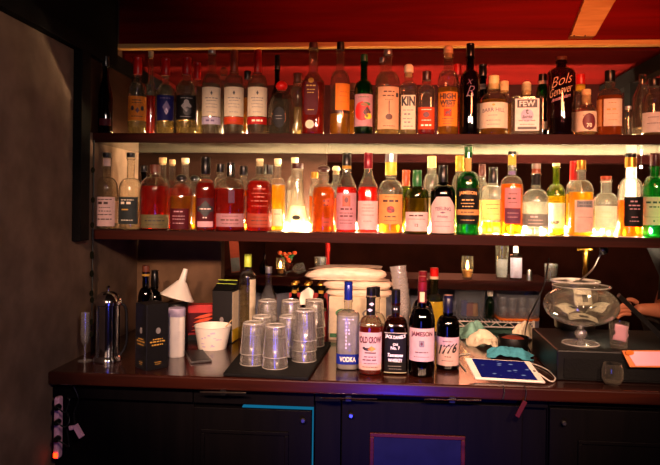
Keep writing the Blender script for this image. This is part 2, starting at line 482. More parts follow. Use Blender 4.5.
# ------------------------------------------------------------------ back bar
bev(tag(mesh('bar_worktop', box(XL, 1.9, YCF, YB - 0.002, ZC - 0.04, ZC), 'counter_wood', smooth=False), 'long glossy dark brown worktop carrying glasses, bottles and tablet', 'counter'), 0.006, 3)
YF = YCF + 0.03
def pxX(px, Y=YF): return at(px, 430, Y).x
def cabinet(p0, p1, label, knob=None, panel=None, led=False, py0=404):
    x0, x1 = pxX(p0), pxX(p1)
    t = thing('bar_cabinet', label, 'cabinet', ((x0 + x1) / 2, YF, 0))
    X0, X1 = x0 - t.location.x, x1 - t.location.x
    mesh('body', box(X0, X1, 0.022, YB - YF - 0.01, 0.0, ZC - 0.041), 'cabinet_wood', t, smooth=False)
    zt = at((p0 + p1) / 2, py0, YF).z
    bev(mesh('top_rail', box(X0, X1, 0.002, 0.0215, zt + 0.006, ZC - 0.041), 'cabinet_wood', t, smooth=False), 0.0015)
    if knob or panel or led:
        dx1 = X1 - (0.007 if led else 0.002)
        d = bev(mesh('door', box(X0 + 0.002, dx1, 0.0, 0.0215, 0.06, zt - (0.006 if led else 0)), 'cabinet_wood', t, smooth=False), 0.002)
        if panel:
            q0, q1 = pxX(panel[0]) - t.location.x, pxX(panel[1]) - t.location.x
            zp = at((panel[0] + panel[1]) / 2, panel[2], YF).z
            w = 0.012
            bev(mesh('panel_frame', join(box(q0 - w, q1 + w, -0.006, 0.0, zp, zp + w), box(q0 - w, q0, -0.006, 0.0, 0.15, zp), box(q1, q1 + w, -0.006, 0.0, 0.15, zp)), 'ledge_wood' if panel[3] == 'panel_navy' else 'cabinet_wood', d, smooth=False), 0.002)
            mesh('door_panel', box(q0, q1, -0.002, 0.0, 0.15, zp), panel[3], d, smooth=False)
        if knob:
            k = at(knob[0], knob[1], YF - 0.012)
            M = Matrix.Translation(Vector(k) - t.location) @ Matrix.Rotation(PI / 2, 4, 'X')
            mesh('knob', xf(lathe([(-.012, .003), (-.004, .003), (-.002, .007), (.003, .0075), (.006, .005)], 16), M=M), 'steel', d)
        if led:
            mesh('light_strip', join(box(X1 - 0.0042, X1 - 0.002, 0.002, 0.0215, 0.06, zt), box(X1 - 0.22, X1 - 0.005, 0.002, 0.0215, zt - 0.0028, zt - .0002)), 'led_cyan', t, smooth=False)
    return t
cabinet(51, 192, 'plain dark cabinet at the wall end below the power strip', py0=402)
cabinet(193, 313.5, 'dark cabinet whose door edge glows cyan, steel knob at its corner', (303, 420.5), (205, 285, 434, 'cabinet_wood'), True, 407)
cabinet(314.5, 340, 'narrow blank dark filler cabinet right of the cyan glow', py0=404)
cabinet(341, 523, 'dark blue lit cabinet with a recessed door panel below the whiskey bottles', (351, 415.5), (374, 461, 438, 'panel_navy'), False, 403)
cabinet(524, 548, 'narrow blank dark filler cabinet under the hanging tag', py0=410)
cabinet(549, 720, 'dark cabinet with small knob and low panel under the black box', (564, 423), (582, 690, 446, 'cabinet_wood'), False, 411)
# three dark flat tools tucked under the worktop edge
def tool(p0, p1, py, label, m):
    a, b = at(p0, py, YCF - 0.008), at(p1, py + 1, YCF - 0.008)
    t = thing('hanging_bar_tool', label, 'bar tool')
    L = (b - a)
    bl = mesh('blade', loft([(0, .0022, .002, 2), (.1 * L.length, .006, .002, 2), (.8 * L.length, .007, .002, 2), (L.length, .004, .002, 2)], 12), m, t)
    bl.matrix_local = Matrix.Translation(a) @ L.to_track_quat('Z', 'Y').to_matrix().to_4x4()
    mesh('bracket', box((a.x + b.x) / 2 - .008, (a.x + b.x) / 2 + .008, YCF - 0.006, YCF - 0.0005, a.z - .008, a.z + .008), 'plastic_black', t, smooth=False)
tool(200, 246, 392, 'thin pale metal bar tool clipped under worktop edge near the mat', 'steel')
tool(320, 377, 398, 'flat dark bar tool clipped under worktop edge below the clear vodka bottle', 'chrome')
tool(424, 481, 399.5, 'flat dark bar tool clipped under worktop edge below the tablet', 'chrome')

# ------------------------------------------------------------------ string lights
def strand(name, label, P, bulbs, mat, r=0.0013, br_=0.006, cat='string lights'):
    t = thing(name, label, cat)
    mesh('wire', tube(P, r, 6, 4), 'wire_dark', t)
    for b in bulbs:
        m = b[1] if isinstance(b, tuple) and isinstance(b[1], str) else mat
        q = b[0] if isinstance(b, tuple) and isinstance(b[1], str) else b
        s = b[2] if isinstance(b, tuple) and isinstance(b[1], str) and len(b) > 2 else br_
        mesh('bulb', ball(s, 10, q, 1.5), m, t)
    return t
zs = ZL + 0.016
LB = [152, 176, 200, 226, 250, 272, 286, 297, 309, 330, 352, 372, 382, 398, 412, 432, 452, 480, 494, 512, 526, 541, 556, 570, 588, 603, 618, 636, 652]
pts = []
for i, p in enumerate(LB):
    q = at(p, 225, 2.455)
    pts.append(Vector((q.x, 2.455 + 0.012 * math.sin(i * 2.3), zs + 0.004 * math.sin(i * 1.7))))
strand('string_lights', 'glowing warm string lights lying along the back of lower shelf', [p - Vector((0, 0, .01)) for p in pts], [(q, 'bulb_hot') if LB[i] >= 480 or LB[i] in (286, 297, 309, 382, 398) else q for i, q in enumerate(pts)], 'bulb_warm')
zs2 = ZUP + 0.016
pts = []
for i, p in enumerate([137, 163, 185, 210, 236, 262, 290, 318, 342, 368, 392, 420, 446, 472, 498, 522, 548, 574, 598, 624, 646]):
    q = at(p, 128, 2.44)
    pts.append(Vector((q.x, 2.445 + 0.012 * math.sin(i * 2.9), zs2 + 0.004 * math.sin(i * 1.3))))
q = [(at(a, 226, 2.285).x, 2.285, ZL + .014) for a in (142, 168, 192, 218, 246, 270, 290, 304, 336, 358, 384, 399, 430, 452, 484, 500, 522, 544, 551, 564, 594, 617, 642)]
q = [Vector(v) for v in q]
strand('string_lights', 'hot bright string lights threaded between the bottle rows of lower shelf', [v - Vector((0, 0, .01)) for v in q], [(v, 'bulb_mid') if i < 6 or i in (8, 9) else v for i, v in enumerate(q)], 'bulb_hot', br_=.0045)
strand('string_lights', 'dim warm string lights lying along the back of upper shelf', [p - Vector((0, 0, .01)) for p in pts], [(v, 'bulb_dim') if i < 4 else v for i, v in enumerate(pts)], 'bulb_soft')
q = [Vector((at(a, 126, 2.30).x, 2.30, ZUP + .013)) for a in (128, 156, 176, 203, 222, 245, 268, 300, 326, 351, 374, 398, 417, 436, 460, 480, 508, 534, 547, 572, 597, 620, 638)]
strand('string_lights', 'small warm string lights added between upper shelf bottle rows to backlight them', [v - Vector((0, 0, .009)) for v in q], q, 'bulb_low', br_=.0045)  # second upper strand, added to light the bottles from behind
hp = [(87, 140), (91, 165), (88, 190), (90, 215), (89, 240), (86, 256), (88, 272), (89, 292), (86, 310), (88, 330), (86, 352), (85, 364)]
W = [at(a, b, YS - 0.02 + 0.0 * i) for i, (a, b) in enumerate(hp)]
W = [Vector((max(p.x, XL + 0.012), p.y, max(p.z, ZC + 0.006))) for p in W]
bl = []
for i, (a, b) in enumerate([(84, 170), (93, 200), (83, 225), (91, 254), (84, 256), (83, 273), (91, 274), (82, 293), (92, 300), (90, 322), (83, 334)]):
    p = at(a, b, YS - 0.025); bl.append(Vector((max(p.x, XL + .012), p.y, p.z)))
strand('string_lights', 'unlit dark string lights hanging down at the left wall post', W, bl, 'bulb_off', 0.0026, 0.007)
mesh('bulb', ball(0.006, 10, at(641, 167, 2.9)), 'bulb_warm', tag(bpy.data.objects.new('hanging_bulb', None), 'single small bright bulb hanging on a wire behind the shelf end', 'bulb'))
hb = bpy.data.objects['hanging_bulb']; COL.objects.link(hb)
p = at(641, 167, 2.9)
mesh('wire', tube([p + Vector((0, 0, .006)), p + Vector((.002, 0, .2)), (p.x, p.y, 2.031)], .001, 6), 'wire_dark', hb)
# ------------------------------------------------------------------ bottles
SHELF = {'U': (ZUP, YS, 132.8), 'L': (ZL, YS, 232.5)}
FOOT = []
class Surf:
    def __init__(s, rings): s.r = rings
    def at(s, z):
        R = s.r
        if z <= R[0][0]: return R[0][1:]
        for a, b in zip(R, R[1:]):
            if a[0] <= z <= b[0]:
                t = 0 if b[0] == a[0] else (z - a[0]) / (b[0] - a[0])
                return tuple(a[i] + (b[i] - a[i]) * t for i in (1, 2, 3))
        return R[-1][1:]
    def pt(s, u, z, off):        # u metres along the front, z height, off metres outwards
        rx, ry, n = s.at(z)
        rx += off; ry += off
        if n < 2.6:
            th = -PI / 2 + max(-1.7, min(1.7, u / rx))
            x, y = se(th, rx, ry, n)
        else:
            x = max(-rx * .97, min(rx * .97, u))
            y = -ry * (1 - abs(x / rx) ** n) ** (1 / n)
        return (x, y, z)
    def patch(s, w, z0, z1, off, shape='rect', uc=0.0, nu=14, nv=6):
        zc, hh = (z0 + z1) / 2, (z1 - z0) / 2
        def fn(a, b):
            q = 2 * b - 1
            k = 1.0
            if shape == 'oval': k = math.sqrt(max(0, 1 - q * q)) + 1e-3
            zz = zc + q * hh
            if shape == 'arch' and b > 0.75: k = 1 - 0.55 * ((b - 0.75) / 0.25)
            if shape == 'diamond': k = 1.001 - abs(q)
            if shape == 'shield' and (b < 0.15 or b > 0.85): k = 0.72 + 0.28 * min(b, 1 - b) / 0.15
            return s.pt(uc + (a - 0.5) * w * k, zz, off)
        if shape in ('oval', 'diamond'): nv = 16
        if shape == 'arch': nv = 12
        if shape == 'shield': nv = 12
        return grid(fn, nu, nv)
    def text(s, t, zc, h, maxw, off, uc=0.0, shear=0.0, tilt=0.0, arch=0.0, vert=False, bold=0.022):
        V, Fc, w = text2d(t, shear, bold)
        sx = h if w * h <= maxw else maxw / w
        out = []
        for x, y in V:
            X, Y = x * sx, y * h
            if vert: X, Y = -y * h, x * sx
            Y += tilt * X - arch * X * X / max(1e-4, maxw)
            out.append(s.pt(uc + X, zc + Y, off))
        return out, Fc
    def dashes(s, zc, h, w, off, uc=0.0, seed=0):
        h *= .72
        rnd = random.Random(seed)
        parts = []
        x = -w / 2
        while x < w / 2 - h:
            L = min(w / 2 - x, h * rnd.uniform(1.5, 4.5), w / 3.2)
            parts.append(s.patch(L, zc - h / 2, zc + h / 2, off, uc=uc + x + L / 2, nu=2, nv=1))
            x += L + h * rnd.uniform(.5, 1)
        return join(*parts)

def profile(H, r, ry, n, zs, zn, rn, ztop, style, foot=0.0):
    nn = 2
    R = [(0.0, r * .90, ry * .90, n), (.003, r * .97, ry * .97, n), (.009, r, ry, n)]
    if style == 'flare':         # wide foot drawn in to a tall neck
        for i in range(15):
            t = i / 14
            e = (1 - t) ** 2.2
            z = .009 + (zn - .009) * t
            k = rn + (r - rn) * e
            R.append((z, k, rn + (ry - rn) * e, n + (nn - n) * t))
    else:
        R.append((zs, r, ry, n))
        for i in range(1, 11):
            t = i / 10
            if style == 'round':
                a, b = math.cos(t * PI / 2), math.sin(t * PI / 2)
            elif style == 'cone':
                e = t * t * (3 - 2 * t); a, b = 1 - (0.35 * t + 0.65 * e), t
            elif style == 'square':
                a, b = (1 - t ** 5), 1 - (1 - t) ** 1.3
                b = t
            else:                # slope
                a, b = 1 - t, t
            R.append((zs + (zn - zs) * b, rn + (r - rn) * a, rn + (ry - rn) * a, n + (nn - n) * (t ** 1.5)))
    R.append((ztop, rn * .97, rn * .97, nn))
    return R

def bottle(where, row, px, w, top, sh, nk, nw, label, cap=None, gl='glass_clear', liq=None, labels=(), n=2, dr=1.0, style='round', name='liquor_bottle',
           cat='bottle', group=None, base=None, dy=0.0, turn=True, bulb=False):
    if where in SHELF:
        z0, yf, bpy_ = SHELF[where]
        Y = yf + 0.055
        for _ in range(3):
            s = ppm(at(px, bpy_, Y))
            r = w / 2 / s
            Y = yf + 0.010 + r * dr + row * 0.088 + dy
        c = at(px, bpy_, Y); c = Vector((c.x, Y, z0))
    else:
        z0 = ZC
        f = on(px, base, ZC)
        s = ppm(f); r = w / 2 / s
        v = (f - EYEP); v.z = 0; v.normalize()
        c = f + v * (r * dr); c.z = z0
    s = ppm(c); r = w / 2 / s; ry = r * dr
    FOOT.append((label, c.x, c.y, max(r, ry), round(z0, 2)))
    def zz(py):
        return at(px, py, c.y - r * 0.3).z - z0
    k = s
    H = zz(top); zs = zz(sh); zn = zz(nk); rn = nw / 2 / s
    root = thing(name, label, cat, c, facing(c) * (1 if turn else 0.5), group)
    capb = zz(cap[0]) if cap else H
    R = profile(H, r, ry, n, zs, zn, rn, (H - 0.006) if cap else H, style)
    if bulb:                     # swollen neck
        R = R[:-1] + [(zn + (capb - zn) * t, rn * (1 + .45 * math.sin(PI * t)), rn * (1 + .45 * math.sin(PI * t)), 2) for t in (.15, .3, .45, .6, .75, .9)] + [R[-1]]
    sf = Surf(R)
    Rg = list(R)
    if cap and not cap[2].startswith('foil'):
        Rg = [q for q in Rg if q[0] < capb - .009] + [(capb - .008, rn, rn, 2), (capb - .007, rn * 1.16, rn * 1.16, 2), (capb - .001, rn * 1.16, rn * 1.16, 2), (capb, rn * .98, rn * .98, 2), (max(capb + .004, H - .008), rn * .9, rn * .9, 2)]
        Rg.sort(key=lambda q: q[0])
    mesh('glass_body', loft(Rg, 40 if n > 2.5 else 32), gl, root)
    if liq:
        zl = max(zz(liq[1]), .02)
        L = [(z + .003 if z < .009 else z, a * .93, b * .93, m) for z, a, b, m in R if z < zl]
        a, b, m = sf.at(zl)
        L.append((zl, a * .93, b * .93, m))
        mesh('liquid', loft(L, 28), liq[0], root)
    if cap:
        cw = cap[1] / 2 / s; kind = cap[3] if len(cap) > 3 else 'cap'
        m = cap[2]
        if kind == 'ball':
            g = loft([(capb, cw * .6, cw * .6, 2), (capb + .003, cw * .75, cw * .75, 2)] + [(capb + .004 + (H - capb - .004) * (1 - math.cos(PI * t)) / 2, cw * max(.05, math.sin(PI * (.15 + .85 * t))), cw * max(.05, math.sin(PI * (.15 + .85 * t))), 2) for t in [i / 8 for i in range(1, 9)]], 20)
            mesh('stopper', g, m, root)
        elif kind == 'cork':
            mesh('cork', lathe([(capb - .004, rn * .8), (capb + .001, rn * .85), (capb + .002, cw * .95), (H - .002, cw), (H, cw * .93)], 20), m, root)
        elif kind == 'glassball':
            st = mesh('cork', lathe([(capb - .008, rn * .8), (capb + .006, rn * .8)], 16), 'cork', root)
            mesh('stopper', lathe([(capb + .004, cw * .7), (capb + .008, cw), (H - .006, cw * .95), (H, cw * .6)], 18), m, root)
        else:
            hh = H - capb
            g = lathe([(capb, cw * .97), (capb + .001, cw), (capb + hh * .82, cw * .98), (capb + hh * .84, cw * .93), (capb + hh * .88, cw * .98), (H - .001, cw * .97), (H, cw * .9)], 22)
            c_ = mesh('cap', g, m, root)
            if len(cap) > 4:      # coloured band round the cap
                b0, b1 = zz(cap[4][0]), zz(cap[4][1])
                mesh('cap_band', lathe([(b0, cw * 1.01), (b0 + .0005, cw * 1.03), (b1 - .0005, cw * 1.03), (b1, cw * 1.01)], 22), cap[4][2], c_)
    for i, lb in enumerate(labels):
        kw = dict(lb[4]) if len(lb) > 4 else {}
        za, zb_ = zz(lb[1]), zz(lb[0])
        ww = lb[2] / s
        off = .0007 + .0006 * kw.get('lift', 0)
        uc = kw.get('dx', 0) / s
        rx = sf.at((za + zb_) / 2)[0]
        if sf.at((za + zb_) / 2)[2] < 2.6:      # photo width -> width along the curved front
            f_ = lambda q: rx * math.asin(max(-.96, min(.96, q / rx)))
            ww, uc = f_(uc + ww / 2) - f_(uc - ww / 2), (f_(uc + ww / 2) + f_(uc - ww / 2)) / 2
        lo = root
        if lb[3]:
            lo = mesh(kw.get('name', 'label'), sf.patch(ww, za, zb_, off, kw.get('shape', 'rect'), uc), lb[3], root, ang=80)
        g = []
        for j, tx in enumerate(kw.get('txt', ())):
            tk = dict(tx[4]) if len(tx) > 4 else {}
            h = tx[2] / s
            hold = mesh('lettering', sf.text(tx[0], zz(tx[1]), h, tk.pop('w', lb[2] * .86) / s, off + .0007, uc + tk.pop('dx', 0) / s, **tk), tx[3], lo, smooth=False)
        for j, dsh in enumerate(kw.get('dash', ())):     # (py, px high, px wide)
            g.append(sf.dashes(zz(dsh[0]), dsh[1] / s, dsh[2] / s, off + .0006, uc, seed=int(px * 7 + j)))
        if g: mesh('print', join(*g), kw.get('ink', 'ink_brown'), lo, smooth=False)
        for j, em in enumerate(kw.get('marks', ())):     # (py centre, dx, w, h, mat, shape)
            mesh('emblem', sf.patch(em[2] / s, zz(em[0] + em[3] / 2), zz(em[0] - em[3] / 2), off + .0005, em[5] if len(em) > 5 else 'oval', uc + em[1] / s, nu=10), em[4], lo, ang=80)
    return root

D = dict
U, L_ = 'U', 'L'
# ---------------- upper shelf, front row
bottle(U, 0, 105, 14, 56, 98, 76, 6, 'very dark tall slim bottle at the wall end of upper shelf', (66, 7, 'cap_black'), 'glass_dark', ('liq_dark', 90), [(119, 126, 11, 'paper_maroon')], style='cone')
bottle(U, 0, 137, 18, 57, 92, 82, 7, 'clear bottle with orange two-moon label and long dull red cap', (74, 8.5, 'cap_red'), liq=('liq_pale', 112), labels=[(97, 121, 17, 'paper_orange', D(dash=[(101, 1.2, 10), (103.5, .8, 11), (117, 1.0, 12)], marks=[(109, -5, 3.2, 5, 'ink_charcoal'), (109, 5, 3.2, 5, 'ink_charcoal'), (111, 0, 4, 6, 'ink_maroon', 'diamond')]))])
bottle(U, 0, 165, 18, 58, 94, 84, 7, 'clear bottle with blue violet label and red cap on upper shelf', (75, 9, 'cap_red'), liq=('liq_pale', 120), labels=[(96, 121, 16, 'paper_navy', D(marks=[(108, 1, 8, 13, 'ink_purple', 'diamond'), (112, 1, 4, 7, 'ink_lilac', 'diamond')], dash=[(99, 1.2, 11)], ink='ink_purple'))])
bottle(U, 0, 186, 20, 57, 92, 80, 8, 'clear bottle with black figured label and red cap on upper shelf', (74, 9, 'cap_red'), liq=('liq_pale', 120), labels=[(96, 120, 19, 'paper_black', D(marks=[(107, 0, 11, 12, 'ink_grey', 'diamond'), (112, 1, 8, 9, 'ink_charcoal'), (103, 0, 5, 5, 'ink_grey')], dash=[(99, .9, 12), (117.5, .9, 12)], ink='ink_grey'))])
def trio(px, w, band, lab, nkc, ink, script):
    bottle(U, 0, px, w, 49.5, 87, 73, 7.5, lab, (72 if nkc else 53, 7.6, 'cap_rust' if nkc == 1 else ('cap_red' if nkc else 'cap_silver')), liq=('liq_clear', 84), labels=[
        (88, 117, w - 1, 'paper_cream', D(marks=[(94, 0, 2.4, 4.5, 'ink_charcoal', 'diamond')], dash=[(99, 1.2, 13), (101.5, .8, 10), (105, .7, 12), (108, .7, 11), (113, .7, 9)], ink='ink_grey')),
        (117.6, 125, w - 1, band, D(name='label_band', **({'dash': [(121.3, 2.6, 11)], 'ink': ink} if not script else {'txt': [(script, 121.2, 3.6, ink, D(shear=.4))]})))])
trio(211, 19, 'paper_lilac', 'tall clear bottle, cream label with lilac lower band', 0, 'ink_purple', None)
trio(233.5, 20, 'paper_redorange', 'tall clear bottle, cream label with orange red lower band', 1, 'ink_red', None)
trio(257, 20, 'paper_red', 'tall clear bottle, cream label with dark red script band', 2, 'ink_cream', None)
bottle(U, 0, 281, 27, 80, 113, 91, 9, 'squat round clear bottle with red ball stopper and dark oval badge', (90, 12, 'cap_red', 'ball'), liq=('liq_clear', 100), labels=[(108, 129, 12, 'paper_charcoal', D(shape='oval', dx=-2, name='badge', dash=[(117, .9, 7), (120, .8, 6)], ink='ink_grey'))])
bottle(U, 0, 312.5, 23, 42, 82, 72, 9, 'tall amber bottle with maroon shield label and round gold seal', (47.5, 9, 'cap_wood', 'cap'), liq=('liq_red', 83), labels=[(83, 116, 14, 'paper_maroon', D(shape='shield', dx=-2, dash=[(87, 1.6, 9), (91, 1.0, 8), (94, 1, 7), (111, 1, 6)], ink='ink_gold')), (79, 84.5, 5.5, 'paper_gold', D(shape='oval', dx=-2, name='badge', lift=1)), (121, 129.5, 8.5, 'paper_cream', D(shape='oval', dx=-3, name='seal'))], n=3.2, style='slope')
bottle(U, 0, 339.5, 20, 41.5, 86, 70, 8, 'tall clear bottle with plain orange label and black cap', (49, 7.5, 'cap_black'), liq=('liq_gold', 114), labels=[(84.5, 111, 15, 'paper_orange', D(dx=3, dash=[(93, .8, 8), (97, .8, 9), (103, .6, 8)], ink='ink_redorange'))])
bottle(U, 0, 363.3, 19, 54, 92, 80, 7, 'green glass bottle with colourful red and yellow scene label', (61, 7.2, 'cap_green'), 'glass_green', ('liq_dark', 130), [(95, 127, 17.5, 'paper_mauve', D(dash=[(98, .9, 11)], ink='ink_green', marks=[(112, -1.5, 16, 19, 'ink_red'), (113, 3.5, 9, 12, 'ink_charcoal', 'diamond'), (117, 5, 8, 6, 'ink_yellow'), (105, 2, 10, 4, 'ink_green')]))])
bottle(U, 0, 387, 25, 49, 84, 71, 8.5, 'wide clear bottle with peach script label and bare glass neck', (54, 8.5, 'cap_silver'), liq=('liq_pale', 88), labels=[(88, 130, 20.5, 'paper_peach', D(dx=1, dash=[(93, 1.8, 11), (97, 1.6, 13), (101, .6, 8), (127, 1, 12)], marks=[(118, 0, 7, 6, 'ink_brown'), (110, 0, .9, 16, 'ink_brown', 'rect'), (96, 9, 3.4, 4, 'ink_charcoal', 'rect')]))])
bottle(U, 0, 408, 16.5, 64, 90, 82, 8, 'square clear bottle with big white upright letters and glass stopper', (74, 9.5, 'cork_pale', 'glassball'), liq=('liq_pale', 96), labels=[(96, 130, 14, 'paper_cream', D(txt=[('KIN', 102, 9.5, 'ink_black', D(w=13, bold=.045)), ('D', 125, 5, 'ink_grey', D(w=5))][:1], dash=[(111, 1.2, 10), (115, 2.4, 8), (119.5, 1.2, 10), (123, 2.0, 8), (127, 1.1, 9)], ink='ink_grey'))], n=4, style='square')
bottle(U, 0, 426, 17.5, 71, 96, 84, 8, 'short clear bottle with red orange rose label and dark cap', (80, 9, 'cap_brown'), liq=('liq_red', 115), labels=[(108, 130, 16, 'paper_redorange', D(marks=[(115.5, 0, 6, 5.5, 'ink_maroon')], dash=[(110.5, .9, 10), (121, .9, 9), (126, 2, 10)], ink='ink_cream'))], n=3.5, style='square')
bottle(U, 0, 447.5, 21, 45, 84, 70, 9, 'tall clear whiskey bottle with orange horse label and cork top', (55, 9.5, 'cork', 'glassball'), liq=('liq_gold', 88), labels=[(93, 127, 18.5, 'paper_orange', D(txt=[('HIGH', 97.2, 5.8, 'ink_brown', D(bold=.05, w=17)), ('WEST', 103.4, 5.0, 'ink_brown', D(bold=.05, w=17)), ('WHISKEY', 107.2, 2.2, 'ink_maroon')], marks=[(113.5, 0, 7.5, 7.5, 'paper_redorange', 'rect'), (113.5, 0, 5, 3, 'ink_maroon'), (115.2, -1.7, 1, 3.5, 'ink_maroon'), (115.2, 1.7, 1, 3.5, 'ink_maroon'), (111.7, 2.4, 1.8, 2.6, 'ink_maroon')], dash=[(119.5, .8, 11), (122, .7, 12), (124.5, .7, 9)], ink='ink_maroon'))])
bottle(U, 0, 469.3, 20, 43, 84, 70, 8, 'tall dark bottle with pale etched figure and long black cap', (56, 8.2, 'cap_black'), 'glass_purple', ('liq_dark', 110), [(80, 104, 15, None, D(txt=[('R', 92, 9.5, 'ink_plum', D(shear=.35, dx=1, bold=-.02)), ('x', 83, 5, 'ink_plum', D(shear=.4, bold=-.02)), ('~', 97, 2.0, 'ink_grey', D(w=13, bold=0))]))])
bottle(U, 0, 493.3, 28.5, 75, 108, 92, 11, 'round shouldered clear bottle with cream label and yellow wax cap', (88.5, 10.5, 'cap_wax'), liq=('liq_gold', 100), labels=[(103.5, 129, 27, 'paper_cream', D(txt=[('BARR HILL', 111, 3.8, 'ink_grey', D(arch=.12))], marks=[(106.2, 0, 3, 2.2, 'ink_gold')], dash=[(116.5, .9, 10), (121.5, .8, 14), (125.5, .8, 12)], ink='ink_grey'))])
bottle(U, 0, 526, 30, 81, 97.5, 95, 10, 'flat rectangular clear gin bottle with ornate pale label and tilted stopper', (92, 9, 'cork_pale', 'glassball'), liq=('liq_clear', 100), labels=[(99, 131, 23, 'paper_white', D(ink='ink_grey', marks=[(104, 0, 19, 8, 'ink_charcoal', 'rect'), (115.8, 0, 12, 13, 'paper_lilac', 'oval'), (128.5, 0, 18, 2.6, 'ink_slate', 'rect')], dash=[(121, 1.4, 16), (124.8, .8, 14)], txt=[('FEW', 104, 5.6, 'paper_white', D(w=15)), ('Spirits', 117.5, 3.6, 'ink_black', D(shear=.35, w=17)), ('t', 112, 5, 'ink_slate', D(w=3))]))], n=6, dr=.5, style='square', turn=False)
bottle(U, 0, 560.5, 27, 56, 74, 67, 10, 'tall dark stoneware style bottle with pink script writing', (60, 10.5, 'cap_wood', 'cork'), 'glass_plum', ('liq_plum', 118), [(72, 106, 24, None, D(txt=[('Bols', 81.5, 9.5, 'ink_peach', D(shear=.35, tilt=.3, dx=1, bold=-.02)), ('Genever', 91.5, 8, 'ink_peach', D(shear=.35, tilt=.3, w=23, bold=-.015)), ('Amsterdam', 99, 3.5, 'ink_mauve', D(shear=.3, tilt=.3, w=19, bold=0))]))])
bottle(U, 0, 585.8, 20.5, 89, 114, 105, 9.5, 'short round bottle with cream label and big maroon roundel', (102, 9, 'cork', 'cork'), liq=('liq_pale', 112), labels=[(112, 132, 20, 'paper_cream', D(marks=[(122.5, 3.4, 13, 17, 'ink_maroon')], dash=[(116, .8, 6)], txt=[('CASK', 119, 2.3, 'ink_cream', D(w=8, dx=3.4)), ('70', 126, 4, 'ink_cream', D(w=7, dx=3.4))][1:]))])
bottle(U, 0, 609.3, 24, 70, 99, 88, 9, 'broad bottle of amber spirit with cream label and black cap', (81, 10, 'cap_black'), liq=('liq_amber', 96), labels=[(100, 127, 16.5, 'paper_cream', D(dx=3, dash=[(110.5, 2.2, 11), (104, .8, 8), (115, .7, 10), (121, .7, 8)], ink='ink_gold')), (100, 127, 6, 'paper_tan', D(dx=-10, name='side_label'))], n=2.8)
bottle(U, 0, 628, 8, 106, 118, 112, 5, 'tiny clear jar beside the amber bottle on upper shelf', (109, 6, 'cap_silver'), liq=('liq_clear', 118), cat='jar', name='glass_jar')
bottle(U, 1, 642, 19, 74, 100, 82, 7, 'dusty clear wine shaped bottle without label near upper right post', None, style='cone', liq=('liq_clear', 128))
bottle(U, 0, 653.5, 22, 78, 104, 93, 11, 'round clear bottle with plain white label and black cap, frame edge', (86, 11, 'cap_black'), liq=('liq_pale', 116), labels=[(113, 133, 20, 'paper_white', D(dash=[(118, .8, 10), (124, .8, 12)], ink='ink_grey'))])
# ---------------- upper shelf, rows behind
bottle(U, 1, 150, 10, 51, 95, 82, 5, 'slim bottle with cream cork and red neck behind the red capped bottles', (57, 5.5, 'cork', 'cork'), liq=('liq_red', 96))
bottle(U, 1, 196.5, 12, 62, 98, 86, 6.5, 'clear bottle with plain red cap peeking behind the black label bottle', (79, 7.5, 'cap_red'), liq=('liq_pale', 110))
bottle(U, 1, 223, 11, 66, 96, 80, 6, 'small decanter with faceted stopper behind two cream label bottles', (75, 8, 'glass_clear', 'ball'), liq=('liq_clear', 100))
bottle(U, 1, 247, 11, 71, 100, 88, 6, 'bottle with dark round cap between two cream label bottles', (79, 7, 'cap_black'), liq=('liq_gold', 98))
bottle(U, 1, 276.5, 13, 55, 100, 82, 5, 'black slender bottle standing behind the squat round bottle', (69, 5.5, 'cap_black'), 'glass_dark', ('liq_dark', 95), style='cone', dy=0.012)
bottle(U, 1, 297, 17, 73, 98, 86, 8, 'clear bottle with wooden top behind the red ball stoppers', (82, 8.5, 'cap_wood', 'cork'), liq=('liq_pale', 108))
bottle(U, 1, 382, 14, 57, 92, 76, 6, 'clear bottle with bare neck just behind the peach label bottle', (62, 6.5, 'cap_silver'), liq=('liq_gold', 95))
bottle(U, 2, 352, 10, 83, 104, 95, 6, 'small bottle of yellow spirit behind the green scene bottle', (89, 7, 'cap_wood', 'cork'), liq=('liq_gold', 100))
bottle(U, 1, 457, 12, 64, 96, 82, 7, 'bottle with bright red cap behind the etched dark bottle', (75, 8, 'cap_red'), liq=('liq_red', 98))
bottle(U, 1, 482, 15, 64, 100, 86, 7, 'dark bottle with black cap behind the yellow wax cap bottle', (76, 8, 'cap_black'), 'glass_dark', ('liq_dark', 98), [(84, 90, 6, 'paper_grey')], dy=0.015)
bottle(U, 1, 503.5, 13, 81, 104, 94, 8, 'small corked bottle tucked behind the cream label round bottle', (91, 9, 'cork', 'cork'), liq=('liq_gold', 104))
bottle(U, 1, 542, 12, 74, 94, 84, 7.5, 'green bottle with black cap and white band beside the gin bottle', (84, 8, 'cap_black', 'cap', (81, 84, 'paper_cream')), 'glass_green', ('liq_dark', 100), [(122, 130, 8, 'paper_cream')])
bottle(U, 1, 580, 15, 74, 104, 94, 8, 'bottle with bright red cap and yellow collar behind the roundel bottle', (84, 8.5, 'cap_red', 'cap', (84.5, 90, 'paper_yellow')), liq=('liq_red', 110))

